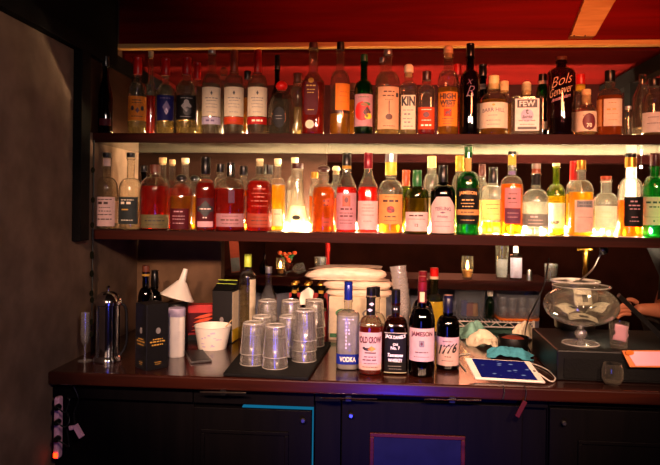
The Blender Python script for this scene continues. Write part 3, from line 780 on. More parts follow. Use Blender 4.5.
# ---------------- lower shelf, front row
bottle(L_, 0, 106, 22, 152.5, 189, 177, 7.5, 'clear rye bottle with pink cream label and black cap at wall end', (157, 8.5, 'cap_black'), liq=('liq_clear', 204), labels=[(197, 226, 18, 'paper_pink', D(dx=-1, dash=[(199.5, 1.2, 14), (203, 3.4, 13), (207.5, .9, 11), (211, 1.2, 12), (214.5, 1.2, 14), (219, 1.5, 14)], ink='ink_brown')), (158, 166, 7, 'paper_pink', D(name='neck_label')), (201, 223, 3, 'paper_peach', D(dx=9.6, name='side_label'))], dy=.02)
bottle(L_, 0, 130, 23, 152.5, 190, 178, 7.5, 'clear bottle with dark slate green label second from the wall', (157, 8.5, 'cap_black'), liq=('liq_clear', 202), labels=[(197, 224, 18, 'paper_slate', D(dx=-2, dash=[(200, 1.1, 13), (203, 3.2, 13), (220, 1, 12)], ink='ink_cream', marks=[(209.5, -2, 7, 1.3, 'ink_gold', 'rect')]))], dy=.02)
bottle(L_, 0, 154.5, 29, 164.5, 190, 176.5, 10, 'broad round bourbon bottle with low olive band label', (173, 10.5, 'cap_wood', 'cork'), liq=('liq_cherry', 186), labels=[(214.5, 228, 26.5, 'paper_olive', D(dash=[(217, .8, 16), (220.5, 1.6, 20), (224.5, .8, 17)], ink='ink_charcoal'))])
bottle(L_, 0, 181, 22, 174, 200, 184, 10, 'squat bottle of golden spirit with maroon label and black stopper', (181.5, 11, 'cap_black', 'ball'), liq=('liq_gold', 196), labels=[(208.5, 229, 18.5, 'paper_maroon', D(dx=-2, dash=[(211.5, 1.6, 9), (216, .9, 14), (219, .9, 13), (223, .9, 12)], ink='ink_mauve'))], style='round')
bottle(L_, 0, 205, 19.5, 157, 190, 179, 9, 'red whiskey bottle with dark diamond label and tall black foil', (174, 9.5, 'cap_black'), liq=('liq_cherry', 183), labels=[(198, 228, 17, 'paper_maroon', D(marks=[(209, 0, 16, 17, 'ink_black', 'diamond'), (209, 0, 15, 5, 'ink_charcoal', 'rect'), (224, 0, 15, 5.5, 'ink_mauve', 'rect')], dash=[(208.9, 1.6, 11), (217.5, 1.6, 5)], ink='ink_pink'))], n=2.6)
bottle(L_, 0, 230, 29, 162.5, 190, 177, 9, 'broad bottle of red whiskey with low pink band label and dark stopper', (176, 8, 'cap_black'), liq=('liq_cherry', 189), labels=[(213.5, 226.5, 27, 'paper_mauve', D(dash=[(216, .7, 16), (219.8, 1.6, 20), (223.5, .8, 17)], ink='ink_brown')), (190, 203, 6, 'paper_plum', D(dx=1, name='neck_label'))])
bottle(L_, 0, 259, 26, 158.5, 187, 178, 8, 'straight sided red bourbon bottle with etched script and cream cork', (164.5, 7.5, 'cork_pale', 'cork'), liq=('liq_cherry', 181), labels=[(213.5, 227, 24.5, 'paper_fadedred', D(dash=[(217, .7, 18), (220.5, 1.4, 17), (224, .7, 18)], ink='ink_brown')), (186, 208, 22, None, D(dash=[(189, 1.6, 13), (193.5, 1.0, 17), (197, 1.6, 11), (201, 1.6, 18), (206, 1.0, 16)], ink='ink_fadedred'))])
bottle(L_, 1, 277, 16, 158.5, 186, 178, 7, 'bottle of bright yellow spirit with cream cork beside the red bourbon', (164.5, 7.5, 'cork_pale', 'cork'), liq=('liq_gold', 185), labels=[(209, 226, 9, 'paper_cream', D(dash=[(214, .8, 6)]))])
bottle(L_, 0, 297, 30.5, 163, 200, 172, 10.5, 'glowing tall conical clear decanter bottle with dark rimmed top', (168.5, 11.5, 'cap_brown'), 'glass_clear', ('liq_glow', 206), [(215, 220, 8, 'paper_charcoal', D(shape='oval', dx=-1, name='badge'))], style='flare', name='decanter_bottle')
bottle(L_, 0, 323, 23, 165, 196, 183, 8, 'rounded amber bottle with curved etched crest and maroon mushroom stopper', (172, 13, 'cap_brown', 'ball'), liq=('liq_amber', 187), labels=[(196, 208, 12, None, D(marks=[(202, 3, 10, 8, 'ink_redorange', 'oval')], dash=[(201, 2.2, 8), (205, 2, 7)], ink='ink_maroon', dx=3)), (218, 226, 9, 'paper_fadedred', D(dx=3, dash=[(222, 1, 6)]))], bulb=True)
def cone2(px, capm, lab, lmat, ltop, band=None, ink='ink_maroon', fig=False, lq='liq_cherry'):
    bottle(L_, 0, px, 20.5, 152.5, 190, 172, 8.5, lab, (168.5, 8.8, capm) + (('cap', band) if band else ()), liq=(lq, 187), labels=[
        (ltop, 229.5, 19.3, lmat, D(ink=ink, dash=[(ltop + 16, 2.4, 12), (ltop + 20, 1, 14), (ltop + 23, 2.0, 13), (ltop + 27, .8, 14), (ltop + 30, .8, 13)] if fig else [(ltop + 4, .7, 10), (ltop + 7, .7, 13), (ltop + 10, .6, 12), (ltop + 14, .6, 13), (ltop + 20, .6, 9)], marks=[(ltop + 8, 0, 8, 11, 'ink_fadedred', 'rect'), (ltop + 7, 0, 4, 6, 'ink_maroon')] if fig else []))], style='cone')
cone2(346, 'cap_black', 'cone shouldered red whiskey bottle with ornate printed label and black foil', 'paper_mauve', 193, (165.8, 168.5, 'paper_gold'), 'ink_maroon', True)
cone2(367.5, 'foil_burgundy', 'cone shouldered red whiskey bottle with plain pale pink label and red foil', 'paper_pink', 201)
bottle(L_, 0, 390.3, 25, 154, 192, 180, 10.5, 'whiskey bottle with orange rose label and orange yellow capsule', (175, 11.5, 'cap_yellow', 'cap', (154, 162, 'cap_silver')), liq=('liq_amber', 196), labels=[(194.5, 224, 22.5, 'paper_tan', D(marks=[(209.5, 0, 7.5, 7, 'ink_red'), (208.5, -1.5, 4, 4, 'ink_maroon'), (210.5, 2, 4, 4, 'ink_maroon')], dash=[(201, 3, 16), (197, .8, 12), (216.5, 1.8, 12), (220.5, .8, 13)], ink='ink_brown'))])
bottle(L_, 0, 416.5, 23.5, 170, 196, 186, 9, 'short olive green bottle with low pale pink label and green foil', (186, 9.2, 'cap_green'), 'glass_olive', ('liq_gold', 198), [(212, 231, 22, 'paper_pink', D(txt=[('12', 225, 3, 'ink_brown')], dash=[(215.5, 2.0, 16), (219, .7, 18)], ink='ink_brown'))])
bottle(L_, 0, 442.5, 24.5, 165, 194, 184, 9, 'black whiskey bottle with arched pink label and black cap', (182, 9.3, 'cap_black'), 'glass_dark', ('liq_dark', 196), [(197, 233, 22.5, 'paper_pink', D(shape='arch', txt=[('TEELING', 208.5, 3.6, 'ink_plum', D(w=16.5, arch=.25)), ('Whiskey', 216.8, 3.0, 'ink_plum', D(w=13, shear=.2))], marks=[(212.5, 0, 6, 2.2, 'ink_plum', 'diamond')], dash=[(221.5, .5, 19), (226, .6, 16)], ink='ink_plum'))])
bottle(L_, 0, 467.5, 23, 146.5, 184, 171, 7.5, 'tall green glass whiskey bottle with black and gold label', (152, 7.8, 'cap_green'), 'glass_green', None, [(158, 171, 5.6, 'paper_tan', D(name='neck_label')), (176, 180, 9, 'paper_black', D(shape='oval', name='badge')), (188.5, 224, 21.5, 'paper_black', D(shape='shield', txt=[('JAMESON', 193.2, 4.4, 'ink_tan', D(arch=.2))], dash=[(200, 1.6, 12), (203.5, .9, 14), (206.5, 1.2, 11), (220, .9, 14)], ink='ink_tan')), (209.5, 215, 21.8, 'paper_tan', D(lift=2, name='label_band', dash=[(212.2, 1.2, 14)], ink='ink_brown'))])
bottle(L_, 0, 492.5, 22.5, 167, 196, 185, 8.5, 'clear bottle with orange tan label and long black cap', (183, 9, 'cap_black'), liq=('liq_gold', 222), labels=[(200, 220, 21, 'paper_tan', D(dash=[(204.5, 1.0, 14), (208.5, 1.1, 11), (214, .8, 14)], ink='ink_brown'))], dy=0.058)
bottle(L_, 0, 511.3, 22.5, 151, 188, 176, 8.5, 'clear bottle with mauve over plum label and gold ringed neck', (154, 8.2, 'cap_black'), liq=('liq_amber', 184), labels=[(188, 208, 15, 'paper_mauve', D(dx=1, dash=[(194, .9, 8), (198.5, 2.0, 10), (202.5, .8, 8)], ink='ink_brown')), (208.3, 223.5, 15, 'paper_plum', D(dx=1, name='label_band', dash=[(213, .7, 11), (217, .7, 10)], ink='ink_mauve')), (155, 165, 7.5, 'paper_gold', D(name='neck_label')), (171, 175, 6.5, 'paper_purple', D(name='neck_band'))])
bottle(L_, 0, 535.5, 25, 163.5, 202, 189, 9, 'clear bottle with low dark grey label, black neck band, grey cap', (173, 8.5, 'cap_rust', 'cap', (163.6, 168.5, 'cap_grey')), 'glass_clear', ('liq_clear', 202), [(214, 226.5, 23.5, 'paper_grey', D(dash=[(216.7, 2.2, 10), (220, .8, 15), (223.5, .8, 14)], ink='ink_pink')), (174, 185, 8.6, 'paper_black', D(name='neck_band'))])
bottle(L_, 1, 555.5, 18, 163, 196, 184, 6.5, 'green necked bottle with glowing white label and cream cap', (166.5, 7.5, 'cork_pale', 'cork'), 'glass_olive', ('liq_gold', 196), [(203, 228, 17, 'paper_white', D(txt=[('BAIP', 222.5, 3.4, 'ink_charcoal', D(w=9, dx=-1)), ('x', 214, 3, 'ink_charcoal')][:1]))])
bottle(L_, 0, 580.5, 24, 160, 194, 180, 8.5, 'bottle with grey topped pale label and gold capsule beside red capped one', (169.5, 8.8, 'cap_gold'), liq=('liq_gold', 192), labels=[(200, 232, 17, 'paper_pink', D(dx=3, marks=[(204, 0, 16.5, 7, 'ink_grey', 'rect')], dash=[(203, 1.2, 13), (206, 1.2, 12), (217, .5, 15)], ink='ink_charcoal'))])
bottle(L_, 0, 605.5, 23, 176, 205, 193, 10, 'stubby clear bottle with glowing white label and pinkish cork', (180, 10.5, 'cap_rust', 'cork'), 'glass_clear', ('liq_pale', 208), [(206, 228, 20, 'paper_white', D(dash=[(212, .8, 12), (217, .8, 10)], ink='ink_cream'))])
bottle(L_, 0, 630, 23.5, 153, 192, 178, 9, 'clear shouldered bottle with dark plum label and gold collared black cap', (157, 10.5, 'cap_black', 'cap', (157.5, 167, 'cap_gold')), liq=('liq_amber', 200), labels=[(197, 226.5, 17, 'paper_black', D(dx=3, dash=[(201.5, 2, 9), (205.5, 1.6, 12), (209, 1.4, 10), (217, .8, 7), (221, .8, 10)], ink='ink_mauve'))])
bottle(L_, 0, 654, 21, 153, 188, 176, 8.5, 'green glass bottle with pale label and red brown cap, frame edge', (166, 9, 'cap_brown'), 'glass_green', None, [(197, 225, 20, 'paper_pink', D(dash=[(202.5, 2.8, 16), (207, 1.8, 9), (217, .4, 18)], ink='ink_slate', marks=[(221, 0, 1.6, 1.8, 'ink_green')]))])
# ---------------- lower shelf, rows behind
bottle(L_, 1, 143.5, 11, 165.5, 196, 184, 6, 'small dark bottle between the slate label and olive label bottles', (172, 7, 'cap_black'), 'glass_dark', ('liq_dark', 196), dy=0.018)
bottle(L_, 2, 162, 15, 157.5, 190, 178, 7, 'red spirit bottle with rusty cork behind the olive label bourbon', (163.5, 7.8, 'cork', 'cork'), liq=('liq_cherry', 186))
bottle(L_, 1, 171.5, 13, 159.5, 192, 180, 6, 'red spirit bottle with small cork left of the maroon label', (164.5, 6.6, 'cork', 'cork'), liq=('liq_cherry', 188), dy=0.01)
bottle(L_, 2, 184.5, 14, 158, 190, 178, 7, 'pale corked bottle rising behind the black ball stopper', (163, 8, 'cork_pale', 'cork'), liq=('liq_cherry', 188))
bottle(L_, 1, 194, 14, 175, 200, 186, 8, 'squat bottle with black stopper behind the dark diamond label', (181, 9.5, 'cap_black', 'ball'), liq=('liq_gold', 196))
bottle(L_, 2, 206, 13, 159, 190, 180, 6, 'corked bottle almost hidden behind the tall black foil', (164, 6.5, 'cork', 'cork'), liq=('liq_cherry', 186))
bottle(L_, 1, 220, 14, 164, 190, 178, 8, 'red bottle with dark top between diamond and pink band bottles', (172, 8.5, 'cap_black'), liq=('liq_cherry', 188))
bottle(L_, 1, 243, 12, 166, 192, 181, 7, 'bottle with black top and orange flower label behind pink band', (175, 8, 'cap_black'), liq=('liq_amber', 190), labels=[(196, 218, 9, 'paper_peach')], dy=0.015)
bottle(L_, 1, 262, 12, 164, 190, 180, 7, 'dark capped red bottle behind the cork of the etched bourbon', (174, 8, 'cap_black'), liq=('liq_cherry', 188), dy=0.014)
bottle(L_, 2, 268.5, 12, 165, 190, 180, 7, 'dark capped amber bottle left of the yellow spirit', (174, 8, 'cap_black'), liq=('liq_amber', 190))
bottle(L_, 2, 294, 16, 157.5, 188, 176, 7, 'cream corked bottle right behind the conical decanter', (163.5, 7.6, 'cork_pale', 'cork'), liq=('liq_clear', 190))
bottle(L_, 1, 314, 11, 172, 196, 184, 6, 'small capped bottle behind the maroon mushroom stopper bottle', (178, 7, 'cap_gold'), liq=('liq_amber', 196), dy=0.012)
bottle(L_, 1, 335.5, 13, 166, 194, 182, 7, 'clear bottle with glass stopper beside the ornate printed label', (172, 8.5, 'cork_pale', 'glassball'), liq=('liq_amber', 198))
bottle(L_, 1, 405.5, 14, 170, 198, 187, 7.5, 'bottle with orange red foil behind the short olive bottle', (186, 8, 'cap_rust'), 'glass_olive', ('liq_gold', 200))
bottle(L_, 1, 431, 17, 156, 188, 174, 9, 'clear bottle with cream capsule behind the arched pink label', (167.5, 9, 'cap_wax'), liq=('liq_pale', 200), labels=[(198, 226, 14, 'paper_cream')])
bottle(L_, 1, 459, 16, 155.5, 188, 175, 8, 'clear bottle with yellow capsule behind the tall green bottle', (171, 8.4, 'cap_yellow'), liq=('liq_pale', 196))
bottle(L_, 1, 481.5, 14, 164, 192, 182, 6.5, 'slim bottle with dark neck between green and orange tan bottles', (176, 7, 'cap_brown'), liq=('liq_pale', 200), dy=0.06)
bottle(L_, 1, 573.5, 15, 161, 192, 182, 8, 'yellow spirit bottle with bright red capsule near the gold capsule', (180, 8.2, 'cap_red'), liq=('liq_gold', 194))
# ------------------------------------------------------------------ bottles on the worktop
Cc = 'C'
def cyl_rows(px, base, w):        # helper: footprint on the worktop
    f = on(px, base, ZC); s = ppm(f); r = w / 2 / s
    v = f - EYEP; v.z = 0; v.normalize()
    c = f + v * r; c.z = ZC
    return c, r, ppm(c)
bottle(Cc, 0, 347.5, 23, 282, 320, 310, 8, 'tall clear vodka bottle with blue cap and blue band on worktop', (300, 8.6, 'cap_blue'), liq=('liq_water', 315), labels=[
    (352.5, 362.5, 22.5, 'paper_blue', D(txt=[('VODKA', 357.4, 5, 'ink_white', D(w=16))], name='label_band')),
    (316, 350, 17, None, D(dash=[(318, 1.4, 11), (321.5, 2.6, 5), (325, 2.6, 5), (328.5, 2.6, 5), (332, 2.6, 5), (335.5, 2.6, 5), (339, 2.6, 5), (342.5, 2.6, 5), (346, 2.6, 5)], ink='ink_lilac'))], n=3.4, style='square', base=371)
bottle(Cc, 0, 370, 24, 288, 330, 316, 9, 'red bourbon bottle, white label with perched crow, dark swirled neck', (296, 9.4, 'cap_black'), liq=('liq_cherry', 326), labels=[
    (331, 368, 22, 'paper_pink', D(txt=[('OLD CROW', 338.2, 6.6, 'ink_maroon', D(w=21, bold=.04))], marks=[(347, 1, 9, 5.5, 'ink_orange', 'diamond'), (347.5, -3, 7, 3, 'ink_black'), (346.5, -6.3, 2.6, 2.6, 'ink_black'), (351, 0, 11, 1.2, 'ink_brown', 'rect')], dash=[(355, 1.2, 12), (358, 1.6, 15), (361.5, .8, 13), (365, .8, 15)], ink='ink_maroon')),
    (297, 315, 9.2, 'paper_black', D(name='neck_label', marks=[(304, 1, 6, 3.4, 'ink_lilac', 'diamond'), (310, -1, 6, 3.4, 'ink_lilac', 'diamond')]))], base=376, n=2.6)
bottle(Cc, 0, 395, 25, 290, 331, 316, 8.5, 'square black label whiskey bottle beside the crow label bottle', (303, 9, 'cap_black'), gl='glass_amber', liq=('liq_whiskey', 322), labels=[
    (331.5, 370, 21, 'paper_black', D(marks=[], txt=[('JACK DANIEL\'S', 336, 4.4, 'ink_white', D(w=19.5, arch=-.35)), ('Tennessee', 353, 3.6, 'ink_white', D(w=15, shear=.3)), ('WHISKEY', 358.2, 3.4, 'ink_white', D(w=14)), ('Old', 342.5, 2.4, 'ink_white', D(w=5)), ('No. 7', 346, 3.2, 'ink_white', D(w=9))], dash=[(364, .9, 14), (366.7, .9, 12)], ink='ink_grey')),
    (370, 370.8, 22, 'paper_cream', D(name='label_band')), (331, 331.7, 22, 'paper_cream', D(name='label_band')),
    (306, 313, 7, 'paper_black', D(name='neck_label', dash=[(309, 2.2, 4)], ink='ink_white'))], n=4.2, style='round', base=375)
bottle(Cc, 0, 421.3, 26, 282, 324, 307, 9, 'green black whiskey bottle with cream label and red neck foil', (291, 9.2, 'foil_burgundy'), 'glass_dark', ('liq_dark', 330), labels=[
    (327, 359.5, 24, 'paper_pink', D(txt=[('JAMESON', 333, 5.8, 'ink_maroon', D(w=23, bold=.035))], marks=[(342, 0, 5.5, 6.5, 'ink_grey', 'shield'), (342, 0, 3, 4, 'ink_maroon', 'diamond')], dash=[(350.5, 1.2, 13), (355, .6, 16)], ink='ink_brown')),
    (291.5, 303, 9.6, 'paper_maroon', D(name='neck_label', marks=[(297, 0, 5, 10, 'ink_peach', 'rect')]))], base=378)
bottle(Cc, 0, 447.5, 23, 295.5, 329, 315, 8.5, 'short dark bottle with pink label numbered 1776 in slanted script', (313, 9, 'cap_navy'), 'glass_dark', ('liq_dark', 330), labels=[
    (336, 364, 21.5, 'paper_pink', D(txt=[('1776', 347.3, 9.4, 'ink_black', D(w=20, shear=.35, tilt=.12, bold=.035))], dash=[(340, .9, 10), (355, 1.2, 6), (359, .7, 12)], ink='ink_brown'))], base=371)
bottle(Cc, 0, 375, 21, 287, 326, 313, 8.5, 'dark capped bourbon bottle half hidden behind the crow label bottle', (297, 9, 'cap_black'), liq=('liq_cherry', 325), base=356)
for (px, base, top, lab) in ((421.5, 361, 276.5, 'red foiled whiskey bottle directly behind the cream label one'), (422, 348, 271.5, 'red foiled whiskey bottle last in line behind the cream label one')):
    bottle(Cc, 0, px, 22, top, 316, 300, 8.4, lab, (top + 9, 8.6, 'foil_burgundy', 'cap', (top + 7, top + 8.3, 'paper_cream')), 'glass_dark', ('liq_dark', 320), labels=[(322, 345, 20, 'paper_pink')], base=base)
bottle(Cc, 0, 433.5, 19, 268, 308, 294, 8, 'red capped bottle with yellow label behind the short 1776 one', (279, 8.4, 'cap_red', 'cap', (276.5, 279, 'paper_cream')), 'glass_olive', ('liq_dark', 318), labels=[(301, 330, 14, 'paper_yellow', D(dx=2))], base=336)
# left side bottles
bottle(Cc, 0, 145, 15, 265.5, 300, 288, 6.6, 'dark wine bottle with foil neck behind black box, taller one', (272, 7.4, 'cap_wood', 'cap', (274, 276, 'paper_gold')), 'glass_dark', ('liq_dark', 305), base=352, name='wine_bottle')
bottle(Cc, 0, 154, 15, 270.5, 303, 291, 6.6, 'dark wine bottle with blackish foil neck behind black box, shorter one', (287, 7.0, 'cap_black'), 'glass_dark', ('liq_dark', 308), base=341, name='wine_bottle')
bottle(Cc, 0, 247, 16.5, 254, 279, 271, 7, 'clear bottle with lime green capsule behind the left glasses', (267, 7.6, 'cap_lime'), liq=('liq_pale', 285), labels=[(279, 320, 7, 'paper_cream', D(dx=5.5))], base=341)
bottle(Cc, 0, 268, 17, 267, 300, 284, 6.4, 'clear bottle with silver cap and no label behind the glasses', (273, 6.8, 'cap_silver'), liq=('liq_clear', 300), base=337, style='cone')

# ------------------------------------------------------------------ french press and slim glass at the wall
c, r, s = cyl_rows(107.5, 364, 25)
g = (365 - 0) / 365
h = lambda py: at(107.5, py, c.y).z - ZC
t = thing('french_press', 'tall chrome french press with domed lid reflecting blue light', 'coffee press', c, facing(c))
mesh('beaker', lathe([(0.006, r * .92), (.012, r * .94), (h(306), r * .92), (h(303), r * .95)], 32), 'chrome', t)
mesh('base_ring', lathe([(0, r * 1.12), (.004, r * 1.16), (.012, r * 1.1), (.02, r * .97)], 32), 'chrome', t)
lid = mesh('lid', lathe([(h(305), r * .97), (h(304), r * 1.06), (h(300), r * 1.08), (h(298), r * .98), (h(294.5), r * .8), (h(292), r * .5), (h(291), r * .16)], 32), 'chrome', t)
mesh('knob', lathe([(h(291.5), .003), (h(289.6), .003), (h(289), .006), (h(287), .007), (h(285.6), .004)], 16), 'chrome', lid)
mesh('plunger_handle', tube([(r * .92, 0, h(304)), (r * 1.35, 0, h(308)), (r * 1.45, 0, h(325)), (r * 1.42, 0, h(345)), (r * .95, 0, h(356))], .0045, 10), 'plastic_black', t)
for a in (0.6, 2.2, 3.8, 5.4):
    mesh('frame_strut', tube([(r * .97 * math.cos(a), r * .97 * math.sin(a), .01), (r * .955 * math.cos(a), r * .955 * math.sin(a), h(305))], .0022, 6), 'chrome', t)
c, r, s = cyl_rows(84, 362, 9)
c.x = max(c.x, XL + .05)
t = thing('slim_glass', 'slim clear flute glass standing against the wall beside french press', 'glass', c)
mesh('bowl', lathe([(.052, .004), (.06, .011), (.09, .0145), (.16, .013), (.16, .012), (.09, .0135), (.061, .009)], 24), 'glass_tumbler', t)
mesh('stem', lathe([(.003, .004), (.02, .003), (.052, .004)], 14), 'glass_tumbler', t)
mesh('foot', lathe([(0, .021), (.002, .022), (.005, .006)], 24), 'glass_tumbler', t)

# ------------------------------------------------------------------ boxes
def view_frame(p):
    f = Vector((p.x, p.y, 0)).normalized()
    return Vector((f.y, -f.x, 0)), f
def corner_box(name, label, cat, px, py, wr, wl, H, turn, mat, z=ZC):
    # nearest bottom corner on a pixel; wr wide to the right, wl to the left, turned by `turn`
    P = on(px, py, z)
    rt, fw = view_frame(P)
    a = rt * math.cos(turn) + fw * math.sin(turn)
    b = -rt * math.sin(turn) + fw * math.cos(turn)
    t = thing(name, label, cat, P, math.atan2(a.y, a.x))
    bev(mesh('carton', box(0, wr, 0, wl, 0, H), mat, t, smooth=False), .0015)
    return t
t = corner_box('bottle_box', 'tall black gift box with small emblem and gold lettering', 'box', 146, 371.5, .075, .075, .206, math.radians(27), 'card_black')
def face_print(t, M, rows, m):
    g = []
    for (x0, x1, z, hh, sd) in rows:
        rnd = random.Random(sd); x = x0
        while x < x1 - hh:
            L = min(x1 - x, hh * rnd.uniform(1, 2.6))
            g.append(xf(([(x, 0, z), (x + L, 0, z), (x + L, 0, z + hh), (x, 0, z + hh)], [(0, 1, 2, 3)]), M=M))
            x += L + hh * rnd.uniform(.4, .8)
    mesh('lettering', join(*g), m, t, smooth=False)
Mr = Matrix.Translation((0, -.0006, 0))
Ml = Matrix.Translation((-.0006, .075, 0)) @ Matrix.Rotation(-PI / 2, 4, 'Z')
for M, dx in ((Mr, 0), (Ml, 0)):
    face_print(t, M, [(.022, .055, .094, .0035, 3), (.012, .064, .086, .004, 5), (.018, .058, .076, .004, 7)], 'ink_gold')
    face_print(t, M, [(.028, .052, .022, .0022, 9), (.03, .05, .016, .0018, 2)], 'ink_gold')
    e = loft([(0, .008, .010, 2), (.0004, .008, .010, 2)], 18)
    mesh('emblem', xf(e, M=M @ Matrix.Translation((.04, 0, .122)) @ Matrix.Rotation(PI / 2, 4, 'X')), 'ink_grey', t, smooth=False)
P = on(231.5, 343.5, ZC); rt, fw = view_frame(P)
tn = math.radians(-19)
a = (rt * math.cos(tn) + fw * math.sin(tn))
t = thing('wine_carton', 'open black carton with lime green flap edges beside paper tub', 'box', P, math.atan2(a.y, a.x))
w_, d_, h_ = .078, .078, .196
bev(mesh('carton', box(-w_, 0, 0, d_, 0, h_), 'card_black', t, smooth=False), .0012)
mesh('side_panel', box(.0004, .0014, .003, d_ - .003, .004, h_ - .004), 'paper_cream', t, smooth=False)
mesh('side_stripe', box(.0014, .002, .003, d_ - .003, .004, .05), 'paper_yellow', t, smooth=False)
def flap(p, q, up, m, m2):
    V, f = hexa([p, q, q + Vector((0, .0012, 0)), p + Vector((0, .0012, 0))], [p + up, q + up, q + up + Vector((0, .0012, 0)), p + up + Vector((0, .0012, 0))])
    o = mesh('flap', (V, f), m, t, smooth=False)
    mesh('flap_edge', tube([p + up, q + up], .0016, 6), m2, o)
flap(Vector((-w_, .001, h_)), Vector((0, .001, h_)), Vector((.0, .045, .022)), 'card_black', 'cap_lime')
flap(Vector((-w_, d_ - .003, h_)), Vector((0, d_ - .003, h_)), Vector((0, -.012, .035)), 'card_black', 'cap_lime')
face_print(t, Matrix.Translation((0, -.0006, 0)), [(-.062, -.018, .055, .0035, 2), (-.055, -.022, .046, .0035, 4)], 'ink_gold')
mesh('emblem', xf(loft([(0, .008, .010, 2), (.0004, .008, .010, 2)], 18), M=Matrix.Translation((-.04, -.0006, .088)) @ Matrix.Rotation(PI / 2, 4, 'X')), 'ink_grey', t, smooth=False)
for o in (t,): pass
# red picture box
P = on(201, 340, ZC); rt, fw = view_frame(P)
t = thing('snack_box', 'small red box with orange sliced food picture behind paper tub', 'box', P, math.atan2(rt.y, rt.x))
bev(mesh('carton', box(-.054, .054, 0, .05, 0, .135), 'card_red', t, smooth=False), .002)
mesh('picture', box(-.05, .05, -.001, 0, .03, .105), 'paper_maroon', t, smooth=False)
for i in range(4):
    mesh('picture_slice', xf(loft([(0, .042, .006, 2), (.0006, .042, .006, 2)], 20), M=Matrix.Translation((.002 + .004 * i, -.001, .045 + i * .016)) @ Matrix.Rotation(-.22, 4, 'Y') @ Matrix.Rotation(PI / 2, 4, 'X')), 'ink_redorange', t, smooth=False)
mesh('lower_panel', box(-.054, .054, -.0012, 0, .0, .02), 'paper_slate', t, smooth=False)

# ------------------------------------------------------------------ white canister, dark canister, funnel
c, r, s = cyl_rows(176.3, 358, 17)
h = lambda py: at(176.3, py, c.y).z - ZC
t = thing('white_canister', 'slim white plastic canister with lilac lid in front of funnel', 'canister', c)
mesh('body', lathe([(0, r * .93), (.003, r * .98), (h(316), r * .98)], 30), 'plastic_white', t)
mesh('lid', lathe([(h(316) + .0003, r * .99), (h(315), r * 1.03), (h(309), r * 1.03), (h(307.7), r * .98)], 30), 'paper_lilac', t)
c, r, s = cyl_rows(176.5, 345, 22)
h = lambda py: at(176.5, py, c.y).z - ZC
hd = h(303)
t = thing('dark_canister', 'plain black canister with the white funnel resting on top', 'canister', c)
mesh('body', lathe([(0, r * .95), (.004, r), (hd - .004, r), (hd, r * .95)], 30), 'plastic_black', t)
t = thing('funnel', 'white plastic funnel upside down on black canister, spout up', 'funnel', (c.x, c.y, ZC + hd + .0005), facing(c) )
cone = lathe([(0, .062), (.004, .0625), (.006, .060), (.058, .021), (.062, .018), (.062, .016), (.056, .018), (.004, .057), (0, .0595)], 36, False, False)
spout = lathe([(.060, .0175), (.066, .013), (.112, .0085), (.112, .0068), (.066, .011), (.060, .0155)], 28, False, False)
Mf = Matrix.Translation((0, 0, .020)) @ Matrix.Rotation(.28, 4, 'Y') @ Matrix.Rotation(-.06, 4, 'X')
mesh('cone', xf(cone, M=Mf), 'plastic_white', t); mesh('spout', xf(spout, M=Mf), 'plastic_white', t)
mesh('rim', xf(lathe([(-.001, .060), (-.002, .063), (.002, .0645), (.005, .063), (.004, .0605)], 36, False, False), M=Mf), 'plastic_white', t)

# ------------------------------------------------------------------ paper tub with stirrer, phone
c, r, s = cyl_rows(212.5, 351, 29)
t = thing('paper_tub', 'white paper tub with faint lilac print on worktop', 'tub', c)
h = lambda py: at(212.5, py, c.y - r).z - ZC
ht = h(328.5); rt_ = 36 / 2 / s
mesh('tub_wall', lathe([(.002, r * .96), (0, r * .98), (.003, r), (ht, rt_), (ht, rt_ - .0015), (.006, r - .002), (.005, 0.001)], 40, True, False), 'plastic_white', t)
mesh('rim', lathe([(ht - .002, rt_), (ht + .001, rt_ + .002), (ht + .003, rt_), (ht + .001, rt_ - .0015), (ht - .002, rt_ - .001)], 40, False, False), 'plastic_white', t)
sf = Surf([(0, r, r, 2), (ht, rt_, rt_, 2)])
rnd = random.Random(3)
mesh('print', join(*[sf.patch(rnd.uniform(.004, .016), z, z + rnd.uniform(.002, .006), .0007, 'oval', u, nu=4) for u, z in [(rnd.uniform(-.045, .045), rnd.uniform(.01, ht - .012)) for _ in range(16)]]), 'ink_lilac', t)
t2 = thing('stir_spoon', 'thin tan stir stick leaning in the paper tub', 'stirrer', c)
mesh('stick', tube([(.005, .0, .01), (.03, .01, ht * .7), (rt_ + .004, .004, ht + .022)], .0017, 6), 'cork', t2)
pq = [on(191, 363, ZC + .004), on(212, 361, ZC + .004), on(203, 350.5, ZC + .004), on(184.6, 351.5, ZC + .004)]
t = thing('smartphone', 'dark phone with pale edge lying flat before paper tub', 'phone', pq[0])
def ph(k, z0, z1):
    m_ = sum(pq, Vector()) / 4
    Q = [m_ + (p - m_) * k - pq[0] for p in pq]
    return hexa([p + Vector((0, 0, z0)) for p in Q], [p + Vector((0, 0, z1)) for p in Q])
bev(mesh('case', ph(1, -.0036, .004), 'steel', t, smooth=False), .002, 3)
mesh('screen', ph(.93, .0041, .0047), 'card_black', t, smooth=False)

